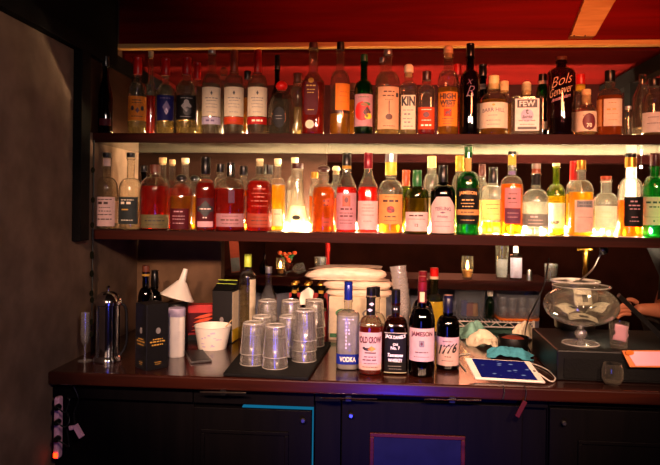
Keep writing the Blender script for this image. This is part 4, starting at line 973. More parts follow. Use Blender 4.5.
# ------------------------------------------------------------------ bar mat and tumblers
q = [on(223, 376.5, ZC), on(308, 381, ZC), on(331, 344.5, ZC), on(250, 342, ZC)]
up = Vector((0, 0, .011))
m_ = bev(tag(mesh('bar_mat', hexa([p + Vector((0, 0, .0005)) for p in q], [p + up for p in q]), 'rubber_black', smooth=False), 'black rubber bar mat under the upturned glasses', 'mat'), .003)
ZM = ZC + .0115
def tumbler_proto():
    t = thing('tumbler_glass', 'x', 'glass', (0, 0, 0), 0, 'upturned tumblers on the bar mat')
    R0, R1, Hh = .041, .0325, .098      # rim (down), foot (up)
    def rr(z): return R0 + (R1 - R0) * (z / Hh)
    P = [(0, R0 - .0012), (0.0008, R0), (.02, rr(.02)), (.024, rr(.024) * .995), (.05, rr(.05)), (.085, rr(.085)), (Hh - .006, R1 + .0008), (Hh - .001, R1), (Hh, R1 * .93), (Hh - .002, R1 * .78), (Hh - .002, .001), (Hh - .013, .001), (Hh - .013, R1 - .002), (Hh - .02, rr(Hh - .02) - .0013), (.05, rr(.05) - .0013), (.02, rr(.02) - .0013), (0, R0 - .0012)]
    V, Fc = [], []
    seg = 84
    for z, r_ in P:
        for i in range(seg):
            th = 2 * PI * i / seg
            k = 1 + (.022 * (math.cos(14 * th) - 1) if .022 < z < Hh - .004 and r_ > rr(z) - .001 else 0)
            V.append((r_ * k * math.cos(th), r_ * k * math.sin(th), z))
    for j in range(len(P) - 1):
        for i in range(seg):
            a, b = j * seg + i, j * seg + (i + 1) % seg
            Fc.append((a, b, b + seg, a + seg))
    mesh('wall', (V, Fc), 'glass_tumbler', t, ang=60)
    mesh('rim', lathe([(.0002, R0 - .002), (.0002, R0 + .0006), (.002, R0 + .0008), (.0022, R0 - .0016)], 48, False, False), 'glass_edge_glint', t)
    mesh('foot_ring', lathe([(Hh - .004, R1 + .0003), (Hh + .0004, R1 + .0001), (Hh + .0004, R1 - .004), (Hh - .0015, R1 - .0045)], 48, False, False), 'glass_edge_glint', t)
    return t
tp = None
stacks = [  # px of centre, base row, glasses, wording
    (252.5, 366.5, 2, 'front left'), (275, 370, 2, 'front middle'), (304, 363, 3, 'front right'),
    (261, 357.5, 2, 'centre left'), (288, 357.5, 2, 'centre right'),
    (266.5, 348.5, 3, 'rear left'), (290, 348.5, 3, 'rear middle'), (313.5, 347.5, 3, 'rear right')]
WORD = {2: ['lower', 'upper'], 3: ['bottom', 'middle', 'top']}
for px, base, nG, wd in stacks:
    f = on(px, base, ZM); v = Vector((f.x, f.y, 0)).normalized()
    cc = f + v * .041
    for k in range(nG):
        lab = '%s upturned ribbed tumbler of the %s stack on the black mat' % (WORD[nG][k], wd)
        pos = (cc.x + .0006 * k, cc.y, ZM + k * .0345)
        if tp is None:
            tp = tumbler_proto(); tp.location = pos; tp['label'] = lab
        else:
            copy_thing(tp, pos, k * .7 + px, lab)

# ------------------------------------------------------------------ red beer carrier with bottles
P = on(308, 333, ZC)
t = thing('beer_carrier', 'red cardboard six pack carrier behind the stacked glasses', 'carrier', P, .05)
cw, cd = .082, .062
mesh('tray', join(box(-cw, cw, -cd, -cd + .002, .002, .10), box(-cw, cw, cd - .002, cd, .002, .10), box(-cw, -cw + .002, -cd, cd, .002, .14), box(cw - .002, cw, -cd, cd, .002, .14), box(-cw, cw, -cd, cd, 0, .002)), 'card_red', t, smooth=False)
mesh('divider', join(box(-cw + .003, cw - .003, -.001, .001, .003, .165), box(-.0275, -.0265, -cd + .003, cd - .003, .003, .09), box(.0265, .0275, -cd + .003, cd - .003, .003, .09)), 'card_red', t, smooth=False)
proto = None
for (ix, iy, lab) in ((1, 0, 'front right green label beer bottle in the red carrier'), (1, 1, 'rear right brown beer bottle in the red carrier'), (0, 1, 'middle rear brown beer bottle in the red carrier'), (0, 0, 'middle front brown beer bottle in the red carrier'), (-1, 1, 'rear left brown beer bottle in the red carrier'), (-1, 0, 'front left brown beer bottle in the red carrier')):
    pos = P + Vector((ix * .0545, (iy * 2 - 1) * .031, .0035))
    if proto is None:
        b = thing('beer_bottle', lab, 'bottle', pos, facing(pos), 'beer bottles in the red carrier')
        R = profile(.205, .0245, .0245, 2, .115, .15, .0115, .20, 'round')
        sfb = Surf(R)
        mesh('glass_body', loft(R, 24), 'glass_dark', b)
        mesh('crown_cap', lathe([(.197, .0135), (.198, .0145), (.205, .0135), (.207, .011)], 21), 'cap_gold', b)
        mesh('label', sfb.patch(.055, .035, .108, .0008), 'paper_olive', b, ang=80)
        mesh('emblem', sfb.patch(.026, .05, .082, .0014, 'oval'), 'ink_green', b, ang=80)
        mesh('neck_label', sfb.patch(.025, .165, .178, .0008), 'paper_gold', b, ang=80)
        proto = b
    else:
        copy_thing(proto, pos, None, lab)
# napkin sticking out of the carrier
def nap(a, b):
    return ((a - .5) * .055 + .008 * b, .012 * math.sin(a * 4 + b * 2), b * .075 * (1 - .55 * abs(a - .62)))
o = solid(mesh('paper_napkin', grid(nap, 12, 10), 'plastic_white'), .0008)
o.location = P + Vector((-.005, -.074, .125)); tag(o, 'crumpled white paper napkin poking up at the red carrier', 'napkin')

# ------------------------------------------------------------------ printed carton with wrapped napkin bundles on it, cups
P = on(358, 332, ZC); P.y = 2.415
t = thing('printed_carton', 'pale carton with faint green print under wrapped bundles', 'box', P)
k_ = ppm(P); zt_ = at(358, 297, P.y).z - ZC
x0_, x1_ = at(329, 310, P.y).x - P.x, at(386, 310, P.y).x - P.x
bev(mesh('carton', box(x0_, x1_, 0, .12, 0, zt_), 'paper_cream', t, smooth=False), .002)
for i, u in enumerate((.25, .72)):
    X = x0_ + (x1_ - x0_) * u
    mesh('emblem', xf(join(loft([(0, .03, .018, 2), (.0004, .03, .018, 2)], 24)), M=Matrix.Translation((X, -.0003, zt_ * .62)) @ Matrix.Rotation(PI / 2, 4, 'X')), 'ink_green' if i == 0 else 'ink_grey', t, smooth=False)
    mesh('emblem_centre', xf(join(loft([(0, .022, .012, 2), (.0004, .022, .012, 2)], 24)), M=Matrix.Translation((X, -.0008, zt_ * .62)) @ Matrix.Rotation(PI / 2, 4, 'X')), 'paper_cream', t, smooth=False)
mesh('stripe', box(x0_ + .004, x1_ - .004, -.0006, 0, .01, .026), 'ink_green', t, smooth=False)
def bundle(px0, px1, py0, py1, dy, seed, label):
    Y = 2.415 + dy
    a, b = at(px0, py1, Y), at(px1, py1, Y)
    z1 = at((px0 + px1) / 2, py0, Y).z
    cx = (a.x + b.x) / 2; hw = (b.x - a.x) / 2; hz = (z1 - a.z) * .86
    rg = []
    nl = 16
    for k in range(nl + 1):
        t_ = k / nl
        e = math.sin(PI * min(1, .12 + t_ * .9)) ** .25 if 0 < k < nl else .90
        rid = 1 + .014 * math.cos(k * PI)
        rg.append((hz * t_, hw * e * rid, .062 * e * rid, 4.5))
    rg.append((hz * 1.0, hw * .5, .03, 4))
    V, Fc = loft(rg, 72)
    V2 = []
    for v in V:
        q = Vector((v[0] * 18 + seed, v[1] * 18, v[2] * 60))
        nz = noise.noise(q); n2 = noise.noise(q * 2.3)
        u = v[0] / hw
        k = 1.0
        if seed == 9 and u < 0: k = 1 - .42 * (-u) ** 2.5
        if seed == 9 and u > .5: k = 1 - .25 * (u - .5)
        lift = (v[2] / hz)
        V2.append((v[0] * (1 + .05 * nz), v[1] * (1 + .08 * nz), max(0, v[2] * k + (.0032 * nz + .002 * n2) * lift)))
    o = mesh('napkin_bundle', (V2, Fc), 'wrap_pale', None, ang=70)
    o.location = (cx, Y + .068, a.z + .003)
    return tag(o, label, 'napkins', 'plastic wrapped napkin bundles')
bundle(326, 392, 289.5, 297.5, .0, 1, 'flat wrapped napkin bundle directly on the printed carton')
bundle(322, 393, 280.5, 289.5, .002, 5, 'wrapped napkin bundle second from the top of the pile')
bundle(304, 386, 265.5, 280.5, .0, 9, 'long wrapped napkin bundle topmost on the pile')
# leaning nest of clear plastic cups
b0 = on(404, 334, ZC); b0.y = 2.40; b0.z = ZC + .03
b1 = at(398, 266, 2.43)
ax = (b1 - b0)
Lc = ax.length - .10
cp = None
nC = 8
Mq = ax.to_track_quat('Z', 'Y')
for i in range(nC):
    pos = b0 + ax.normalized() * (Lc * i / (nC - 1))
    lab = ['lowest', 'second', 'third', 'fourth', 'fifth', 'sixth', 'seventh', 'topmost'][i] + ' clear plastic cup of the leaning nest, counted from the worktop'
    if cp is None:
        cp = thing('plastic_cup', lab, 'cup', pos, 0, 'nest of clear plastic cups')
        cp.rotation_mode = 'QUATERNION'; cp.rotation_quaternion = Mq
        mesh('cup_wall', lathe([(0, .001), (0, .0215), (.001, .022), (.098, .0315), (.098, .031), (.002, .0213)], 30, False, False), 'glass_cup', cp)
        mesh('rolled_rim', lathe([(.0965, .0315), (.098, .0332), (.1, .0325), (.0995, .031)], 30, False, False), 'glass_cup', cp)
    else:
        copy_thing(cp, pos, None, lab)
for o in [x for x in bpy.data.objects if x.name.startswith('plastic_cup')]:
    o.rotation_mode = 'QUATERNION'; o.rotation_quaternion = Mq

# ------------------------------------------------------------------ towels, black tub, tablet, cable
def cloth(name, label, px, py, wx, wy, hz, seed, mat, rz=0.0, group='crumpled bar towels'):
    P = on(px, py, ZC)
    def fn(a, b):
        u, v = 2 * a - 1, 2 * b - 1
        q = Vector((u * 1.1 + seed, v * 1.1, seed * .37))
        w = 1 + .3 * noise.noise(q * 1.3)
        ca, sa = math.cos(seed), math.sin(seed)
        f = (u * ca + v * sa) * 5.5 + 2.2 * noise.noise(q * 1.4)
        fold = .5 + .5 * math.sin(f + seed)
        n1 = noise.noise(q * 1.2)
        rr = max(0, math.sqrt(u * u + v * v) * .86 + .16 * noise.noise(q * 2.1)); rr = min(1, rr)
        env = max(0, 1 - rr ** 2.5)
        z = hz * env * (.50 + .45 * n1 + .32 * fold + .10 * noise.noise(q * 4))
        return (u * wx * w, v * wy * w, .0022 + max(0, z) + .004 * fold * (1 - env))
    o = mesh(name, grid(fn, 56, 44), mat, None, ang=180)
    o.location = P; o.rotation_euler = (0, 0, rz)
    solid(o, .003)
    return tag(o, label, 'towel', group)
cloth('bar_towel', 'pale teal towel crumpled behind the 1776 bottle', 472, 337, .062, .05, .075, 2.3, 'cloth_teal', .2)
cloth('bar_towel', 'cream towel crumpled left of the black tub', 483.5, 345, .056, .05, .06, 8.1, 'cloth_cream', -.2)
cloth('bar_towel', 'bright blue towel bunched below the black tub behind tablet', 511, 357.5, .07, .036, .045, 5.2, 'cloth_blue', -.1)
cloth('bar_towel', 'cream towel end draped beyond the black tub', 524, 339, .04, .03, .075, 11.4, 'cloth_cream', .3)
c, r, s = cyl_rows(513, 354, 30)
h = lambda py: at(513, py, c.y - r).z - ZC
t = thing('black_tub', 'round black tub filled with brownish scraps among the towels', 'tub', c)
mesh('tub_wall', lathe([(0, r * .96), (.003, r), (h(340), r * 1.02), (h(339.4), r * 1.0), (h(340) - .004, r * .96), (h(343), r * .95)], 40, True, True), 'plastic_black', t)
mesh('contents', lathe([(h(343) + .0005, r * .93), (h(342), r * .9), (h(339.5), r * .5), (h(339), r * .1)], 30), 'paper_fadedred', t)
A_, B_, C_, D_ = at(464.5, 359.3, 1.985), at(530, 363.3, 1.978), on(545.5, 384, ZC + .004), on(475, 380, ZC + .004)
nrm = (B_ - A_).cross(D_ - A_).normalized()
if nrm.z < 0: nrm = -nrm
e1 = (C_ - D_); e2 = (A_ - D_)
Mt = Matrix.Translation(D_) @ Matrix(((e1.x, e2.x, nrm.x, 0), (e1.y, e2.y, nrm.y, 0), (e1.z, e2.z, nrm.z, 0), (0, 0, 0, 1)))
skew = (B_ - A_ - e1)
def tp_(u, v, w): return Mt @ Vector((u, v, w)) + skew * (u * v) - Mt.translation
t = thing('tablet', 'white framed tablet with dark blue glowing screen, lying tilted', 'tablet', D_)
def slab(u0, u1, v0, v1, w0, w1):
    return hexa([tp_(u0, v0, w0), tp_(u1, v0, w0), tp_(u1, v1, w0), tp_(u0, v1, w0)], [tp_(u0, v0, w1), tp_(u1, v0, w1), tp_(u1, v1, w1), tp_(u0, v1, w1)])
bev(mesh('case', slab(0, 1, 0, 1, 0.0, .0075), 'plastic_white', t, smooth=False), .003, 3)
m, nt, out = newmat('tablet_screen')
tc = N(nt, 'ShaderNodeTexCoord'); vo = N(nt, 'ShaderNodeTexVoronoi', i_Scale=46.0); mp = N(nt, 'ShaderNodeMapping'); mp.inputs['Scale'].default_value = (.6, 1.4, 1)
cr = N(nt, 'ShaderNodeValToRGB'); cr.color_ramp.elements[0].position = .10; cr.color_ramp.elements[0].color = (.45, .5, .8, 1)
cr.color_ramp.elements[1].position = .24; cr.color_ramp.elements[1].color = (.022, .018, .19, 1)
em = N(nt, 'ShaderNodeEmission', i_Strength=.5); gl_ = N(nt, 'ShaderNodeBsdfGlossy', i_Roughness=.08); mx = N(nt, 'ShaderNodeMixShader'); mx.inputs[0].default_value = .05
nt.links.new(tc.outputs['Object'], mp.inputs[0]); nt.links.new(mp.outputs[0], vo.inputs['Vector']); nt.links.new(vo.outputs['Distance'], cr.inputs[0])
nt.links.new(cr.outputs[0], em.inputs[0]); nt.links.new(em.outputs[0], mx.inputs[1]); nt.links.new(gl_.outputs[0], mx.inputs[2]); nt.links.new(mx.outputs[0], out.inputs[0])
mesh('screen', slab(.10, .90, .05, .95, .0076, .0081), 'tablet_screen', t, smooth=False)
mesh('home_button', xf(lathe([(0, .0045), (.0004, .0045)], 16), M=Matrix.Translation(tp_(.95, .5, .0076)) @ nrm.to_track_quat('Z', 'Y').to_matrix().to_4x4()), 'paper_grey', t)
cab = [tp_(1.0, .45, .004) + D_, on(551, 381.5, ZC + .006), on(555, 378, ZC + .004), on(549, 371, ZC + .004), on(538, 365.5, ZC + .004), on(527, 362.5, ZC + .004)]
tag(mesh('charging_cable', tube(cab, .0022, 8), 'wire_white'), 'white charging cable looping round the right side of tablet', 'cable')
cab = [on(470, 353.5, ZC + .003), on(461, 354.5, ZC + .003), on(458.5, 358, ZC + .003), on(460.5, 364, ZC + .003), on(466, 370.5, ZC + .003)]
tag(mesh('charging_cable', tube(cab, .002, 8), 'wire_white'), 'white cable loop at the left side of tablet', 'cable')

# ------------------------------------------------------------------ black cash box, footed bowl, bucket, glasses, slip
# box: top front-left corner, back-left corner from the photo
zt = ZC + .092
fl = on(557, 350, zt); bl_ = on(532, 327.5, zt)
bl_ = fl + (bl_ - fl).normalized() * min((bl_ - fl).length, YB - .02 - fl.y)
fr = Vector((fl.x + .62, fl.y - .012, zt)); brr = Vector((bl_.x + .62, bl_.y, zt))
dn = Vector((0, 0, -.092))
t = thing('cash_drawer', 'large flat black cash drawer box under the footed glass bowl', 'cash drawer', (fl.x, fl.y, ZC))
o_ = Vector(t.location)
bev(mesh('case', hexa([p + dn - o_ for p in (fl, fr, brr, bl_)], [p - o_ for p in (fl, fr, brr, bl_)]), 'plastic_black', t, smooth=False), .004)
dx_, dy_ = (fr - fl).normalized(), Vector((0, 0, 1))
bev(mesh('drawer_front', hexa([fl - o_ + dn * .92 + dx_ * .02 + Vector((0, -.004, 0)), fl - o_ + dn * .92 + dx_ * .58 + Vector((0, -.004, 0)), fl - o_ + dn * .92 + dx_ * .58 - Vector((0, .0, 0)), fl - o_ + dn * .92 + dx_ * .02],
    [fl - o_ + dn * .25 + dx_ * .02 + Vector((0, -.004, 0)), fl - o_ + dn * .25 + dx_ * .58 + Vector((0, -.004, 0)), fl - o_ + dn * .25 + dx_ * .58, fl - o_ + dn * .25 + dx_ * .02]), 'rubber_black', t, smooth=False), .002)
# footed bowl
f = on(580.5, 347.5, zt); v = Vector((f.x, f.y, 0)).normalized()
s = ppm(f); fr_ = 18.5 / s
c = f + v * fr_; c.z = zt; s = ppm(c)
t = thing('footed_bowl', 'large clear footed glass bowl holding banknotes', 'bowl', c)
h = lambda py: at(580.5, py, c.y).z - zt
rb = 36 / s; zr, zb1 = h(286), h(326)
mesh('foot', lathe([(0, fr_ * .97), (.002, fr_), (.005, fr_ * .85), (.012, .011), (.016, .008)], 40), 'glass_tumbler', t)
mesh('stem', lathe([(.016, .008), (.022, .014), (.03, .0195), (.038, .019), (.046, .012), (zb1 - .002, .010)], 28), 'glass_tumbler', t)
prof = []
for i in range(15):
    q = i / 14
    a = -PI / 2 + q * (PI * .80)
    prof.append((zb1 + (zr - zb1) * .50 * (1 + math.sin(a)) * 1.04, max(.004, rb * math.cos(a))))
zl_, rl_ = prof[-1]
rim = 27 / s
prof += [(zl_ + (zr - zl_) * .35, rim * .98), (zr - .003, rim), (zr, rim * 1.03), (zr, rim * 1.0)]
inn = [(z_ + .0015, max(.003, r_ - .0025)) for z_, r_ in reversed(prof[:-1])]
mesh('bowl', lathe(prof + inn, 44, True, False), 'glass_bowl', t)
mesh('rim', lathe([(zr - .002, rim), (zr + .0005, rim * 1.045), (zr + .002, rim * 1.02), (zr, rim * .985)], 44, False, False), 'glass_edge_glint', t)
mesh('foot_edge', lathe([(.0004, fr_ * .99), (.002, fr_ * 1.02), (.0045, fr_ * .97), (.003, fr_ * .93)], 40, False, False), 'glass_edge_glint', t)
# banknotes
def note(px, py, sx, sy, rx, ry, rz, bend, label):
    def fn(a, b):
        u, w_ = a - .5, b - .5
        return (u * sx, w_ * sy, bend * math.cos(u * PI) + bend * .3 * math.sin(w_ * 5))
    o = mesh('banknote', grid(fn, 14, 8), 'banknote', None, ang=180)
    p = at(px, py, c.y)
    o.matrix_world = Matrix.Translation(p) @ Matrix.Rotation(rz, 4, 'Z') @ Matrix.Rotation(rx, 4, 'X') @ Matrix.Rotation(ry, 4, 'Y')
    solid(o, .0004)
    fo = tag(o, label, 'banknote', 'banknotes in the footed bowl')
    mesh('portrait', [[Vector((q_[0] * .3, q_[1] * .6, bend * math.cos(q_[0] * .3 / sx * PI) + .0012)) for q_ in grid(lambda a, b: ((a - .5) * sx, (b - .5) * sy, 0), 4, 4)[0]], grid(lambda a, b: (0, 0, 0), 4, 4)[1]], 'ink_slate', o)
note(583, 297, .085, .055, 1.25, .25, .35, .006, 'folded banknote standing upright in the glass bowl')
note(570, 310, .105, .05, .30, .12, .75, .012, 'flat banknote lying across the left of the bowl')
note(596, 310, .085, .05, .45, -.3, -1.0, .012, 'curled banknote at the right of the bowl')
note(583, 319, .09, .05, .15, .1, -.1, .010, 'banknote lowest in the glass bowl')
# steel bucket
cB = at(574.5, 331, 2.33); cB.z = zt
f = on(574.5, 331, zt)
sB = ppm(f); rB = 20.5 / sB
v = Vector((f.x, f.y, 0)).normalized()
cB = Vector((f.x, f.y, zt)) + v * rB
h = lambda py: at(574.5, py, cB.y).z - zt
t = thing('steel_bucket', 'steel ice bucket with pale rim behind the footed glass bowl', 'bucket', cB)
hB = h(281)
mesh('bucket_wall', lathe([(0, rB * .93), (.004, rB * .96), (hB, rB * 1.1), (hB, rB * 1.07), (.008, rB * .9), (.007, .002)], 40, True, False), 'steel', t)
mesh('rim', lathe([(hB - .004, rB * 1.1), (hB - .001, rB * 1.19), (hB + .003, rB * 1.18), (hB + .003, rB * 1.08), (hB - .003, rB * 1.06)], 40, False, False), 'plastic_white', t)
# curved rod with bright head leaning out of the bucket
Yr = cB.y - .02
rod = [at(570, 300, Yr), at(571, 284, Yr), at(580, 280, Yr), at(592, 270, Yr), at(598, 259, Yr), at(601.5, 252, Yr)]
t = thing('gooseneck_lamp', 'bent gooseneck lamp with bright tip leaning out of steel bucket', 'lamp', rod[0])
mesh('neck', tube([p - rod[0] for p in rod], .0028, 8), 'steel', t)
hd = at(603.3, 249.5, Yr) - rod[0]
lampM = Matrix.Translation(hd) @ Matrix.Rotation(.9, 4, 'X') @ Matrix.Rotation(-.5, 4, 'Y')
sh_ = mesh('lamp_head', xf(lathe([(.012, .004), (.009, .010), (.0, .0155), (-.008, .017), (-.009, .0155), (-.001, .012)], 22), M=lampM), 'chrome', t)
mesh('led_disc', xf(lathe([(-.0075, .013), (-.0085, .013), (-.0088, .011)], 18), M=lampM), 'flame', sh_)
LAMP_AT = rod[0] + hd; BOWL_AT = Vector(c)
# small tumbler with pink paper, rounded glass
def small_glass(px, base, w, top, z, label, mat='glass_tumbler', rounded=False, name='shot_glass'):
    f = on(px, base, z); s = ppm(f); r = w / 2 / s
    v = Vector((f.x, f.y, 0)).normalized(); c = f + v * r * .8; c.z = z
    H = at(px, top, c.y).z - z
    t = thing(name, label, 'glass', c)
    if rounded: P = [(0, r * .5), (.002, r * .55), (H * .12, r * .8), (H * .35, r), (H * .7, r), (H, r * .82), (H, r * .78), (H * .7, r * .95), (H * .35, r * .95), (H * .16, r * .74), (H * .1, .002)]
    else: P = [(0, r * .84), (.002, r * .88), (H * .2, r * .9), (H, r), (H, r * .95), (H * .25, r * .84), (H * .2, r * .7), (H * .19, .002)]
    mesh('bowl', lathe(P, 36, True, False), mat, t)
    if not rounded: mesh('thick_base', lathe([(.003, r * .78), (H * .16, r * .8)], 30), mat, t)
    return t, c, r, H
t, c2, r2, H2 = small_glass(618.5, 349.5, 19, 322, zt, 'short clear glass holding a pink paper slip on black box', 'glass_bowl')
def slip(a, b): return ((a - .5) * r2 * 1.3 + (.004 if .3 < b < .6 else 0), .003 * math.sin(a * 3), b * H2 * .62)
o = solid(mesh('paper_slip', grid(slip, 8, 8), 'strip_pink'), .0006); o.location = c2 + Vector((.002, 0, H2 * .27)); o.rotation_euler = (0, .15, -.3)
tag(o, 'torn pink paper slip standing inside the short glass', 'paper')
small_glass(612.3, 387, 21, 363.5, ZC, 'small rounded clear glass in front of the black box', 'glass_bowl', rounded=True, name='rounded_glass')
# tray with pink slip at the box front
a_, b_, d_, e_ = at(630, 367, fl.y - .03), at(690, 368, fl.y - .03), at(690, 350, fl.y - .012), at(622, 350.5, fl.y - .012)
th_ = Vector((0, .006, -.002))
t = thing('slip_tray', 'slanted orange edged tray with pink paper slip at box front', 'tray', a_)
bev(mesh('tray_plate', hexa([p - a_ + th_ for p in (a_, b_, d_, e_)], [p - a_ for p in (a_, b_, d_, e_)]), 'orange_tray', t, smooth=False), .001)
pk = [a_ + (d_ - a_) * .06 + Vector((.006, 0, 0)), b_ + (d_ - b_) * .14, d_ + Vector((0, 0, -.006)), e_ + (b_ - e_) * .1 + Vector((-.006, 0, 0.002))]
th2 = Vector((0, -.0012, .0006))
mesh('paper', hexa([p - a_ + th2 * .2 for p in pk], [p - a_ + th2 for p in pk]), 'strip_pink', t, smooth=False)
mesh('clip', xf(loft([(0, .012, .007, 3), (.003, .012, .007, 3)], 18), M=Matrix.Translation(at(629.5, 352.5, fl.y - .02) - a_) @ Matrix.Rotation(PI / 2, 4, 'X')), 'orange_tray', t)
# slanted black folder at the right
p0, p1 = at(618, 298, 2.36), at(661, 340, 2.10)
t = thing('black_folder', 'black slanted menu folder leaning down toward the tray', 'folder', p1)
ed = (p0 - p1); side = Vector((.012, .05, 0.0))
tk = Vector((0.010, .0, .014))
V = hexa([Vector((0, 0, 0)), side, side + ed, ed], [tk, side + tk, side + ed + tk, ed + tk])
bev(mesh('cover', V, 'card_black', t, smooth=False), .002)
bev(mesh('page_edge', hexa([tk * .3 + Vector((-.001, -.001, 0)), tk * .3 + side * .9, tk * .3 + side * .9 + ed * .98, tk * .3 + ed * .98 + Vector((-.001, -.001, 0))], [tk * .7 + Vector((-.001, -.001, 0)), tk * .7 + side * .9, tk * .7 + side * .9 + ed * .98, tk * .7 + ed * .98 + Vector((-.001, -.001, 0))]), 'paper_charcoal', t, smooth=False), .0005)

# ------------------------------------------------------------------ power strip, plug, cords at the left end
P = at(60, 424, YF)
Yp = YF - .001
z0_, z1_ = at(60, 456, Yp).z, at(60, 395, Yp).z
X_ = at(60.5, 424, Yp).x
t = thing('power_strip', 'upright pinkish white power strip with glowing red switch', 'power strip', (X_, Yp, z0_))
Hp = z1_ - z0_
bev(mesh('casing', box(-.009, .009, -.028, 0, 0, Hp), 'strip_pink', t, smooth=False), .006, 3)
mesh('switch', box(-.006, .006, -.0305, -.0275, .006, .02), 'led_red', t, smooth=False)
for zz_ in (.35, .62, .86):
    pl = thing('power_plug', 'black plug in the power strip, %s' % {.35: 'nearest the red switch', .62: 'at its middle', .86: 'near its upper end'}[zz_], 'plug', (X_ + .009, Yp - .028, z0_ + Hp * zz_), 0, 'plugs in the power strip')
    mesh('plug_body', xf(lathe([(.0005, .0095), (.008, .0095), (.018, .008), (.022, .005)], 18), M=Matrix.Rotation(PI / 2, 4, 'X')), 'plastic_black', pl)
    mesh('cord', tube([(0, -.02, 0), (.01, -.026, .004), (.03, -.02, -.01), (.04, -.012, -.05 + zz_ * .09), (.03, -.006, .03)], .0022, 7), 'plastic_black', pl)
p_ = at(78, 430, YF - .03)
t = thing('plug_adapter', 'pinkish white plug adapter dangling beside the power strip', 'plug', p_)
mesh('body', xf(box(-.007, .007, -.006, .006, -.024, .018), M=Matrix.Rotation(-.55, 4, 'Y')), 'strip_pink', t, smooth=False)
bev(mesh('side_plug', xf(box(-.026, -.012, -.005, .005, .004, .017), M=Matrix.Rotation(-.2, 4, 'Y')), 'strip_pink', t, smooth=False), .002)
mesh('cord', tube([(-.009, 0, .015), (-.016, .006, .05), (-.006, .012, .09), (-.02, .01, .13)], .002, 7), 'plastic_black', t)
# tag hanging from the worktop on a wire, lower middle right
p_ = at(521, 409, YCF - .012)
t = thing('hanging_tag', 'narrow reddish tag hanging under the worktop edge below tablet', 'tag', p_)
bev(mesh('tag_body', xf(box(-.007, .007, -.003, .003, -.026, .026), M=Matrix.Rotation(.45, 4, 'Y')), 'paper_maroon', t, smooth=False), .002)
w_ = [Vector((.010, 0, .022)), Vector((.014, -.002, .05)), at(525, 388, YCF - .004) - p_ + Vector((0, 0, .004)), at(524, 384, YCF + .02) - p_]
w_[3].z = ZC + .002 - p_.z
mesh('wire', tube(w_, .0013, 6), 'wire_dark', t)
w_ = [on(503, 385.5, ZC + .002), at(504.5, 391, YCF - .006), at(503, 399, YCF - .008)]
tag(mesh('loose_wire', tube(w_, .0016, 6), 'wire_dark'), 'short dark wire end over the worktop edge below tablet', 'wire')
# dark cable behind the wire rack down to the worktop
w_ = [at(549, 258, 2.52), at(544, 285, 2.52), at(536, 303, 2.51), at(528, 320, 2.47), at(525, 338, 2.30), on(530.5, 352, ZC + .004)]
w_[4].z = max(w_[4].z, ZC + .004)
tag(mesh('black_cable', tube(w_, .0028, 7), 'plastic_black'), 'thin black cable arching down beside the black box', 'cable')
# ------------------------------------------------------------------ the bar beyond the opening
YL0, YL1 = 3.25, 3.60
zl0 = at(460, 287.5, YL0).z; zl1 = at(460, 280, YL0).z
xa, xb = at(213, 285, YL0).x, at(556, 285, YL0).x
t = thing('bar_ledge', 'dark red brown bar ledge beyond the opening, candles on it', 'bar', (0, 0, 0))
bev(mesh('top', box(xa, xb, YL0, YL1, zl0 - .012, zl1), 'ledge_wood', t, smooth=False), .003)
mesh('back_panel', box(xa, xb, YL1 - .03, YL1, 0, zl0 - .0125), 'panel_grey', t, smooth=False)
mesh('lower_shelf', box(xa, xb, YL0 + .01, YL1 - .031, .30, .33), 'ledge_wood', t, smooth=False)
# wire rack
zr_ = at(495, 322, YL0).z
x0, x1 = at(446, 322, YL0).x, at(534, 322, YL0).x
t = thing('wire_rack', 'pale wire rack shelf with zigzag edge below the bar ledge', 'rack', (x0, YL0, 0))
W_ = x1 - x0
mesh('upper_rail', tube([(0, 0, zr_), (W_, 0, zr_)], .003, 8), 'wire_white', t)
mesh('lower_rail', tube([(0, 0, zr_ - .026), (W_, 0, zr_ - .026)], .003, 8), 'wire_white', t)
nz_ = 14
mesh('zigzag', join(*[tube([(W_ * i / nz_, 0, zr_ - (.026 if i % 2 else 0)), (W_ * (i + 1) / nz_, 0, zr_ - (0 if i % 2 else .026))], .002, 6) for i in range(nz_)]), 'wire_white', t)
mesh('shelf_wires', join(*[tube([(W_ * i / 24, 0, zr_ + .003), (W_ * i / 24, .30, zr_ + .003)], .0018, 6) for i in range(25)]), 'wire_white', t)
for X in (0, W_):
    for Yo in (0.004, .30):
        mesh('leg', tube([(X, Yo, .331), (X, Yo, zr_ + .01)], .006, 8), 'wire_white', t)
tag(mesh('teal_board', box(x0, x1 - .05, YL0 + .26, YL0 + .275, .331, zr_ - .035), 'teal_board', smooth=False), 'dark teal board standing under the wire rack', 'board')
zr_ += .0052
def stand(px, w, top, z, Y, bot=None):
    c = at(px, 300, Y); s = ppm(c)
    return Vector((c.x, Y, z)), w / 2 / s, min(at(px, top, Y).z - z, zl0 - .018 - z if z < zl0 - .05 else 9)
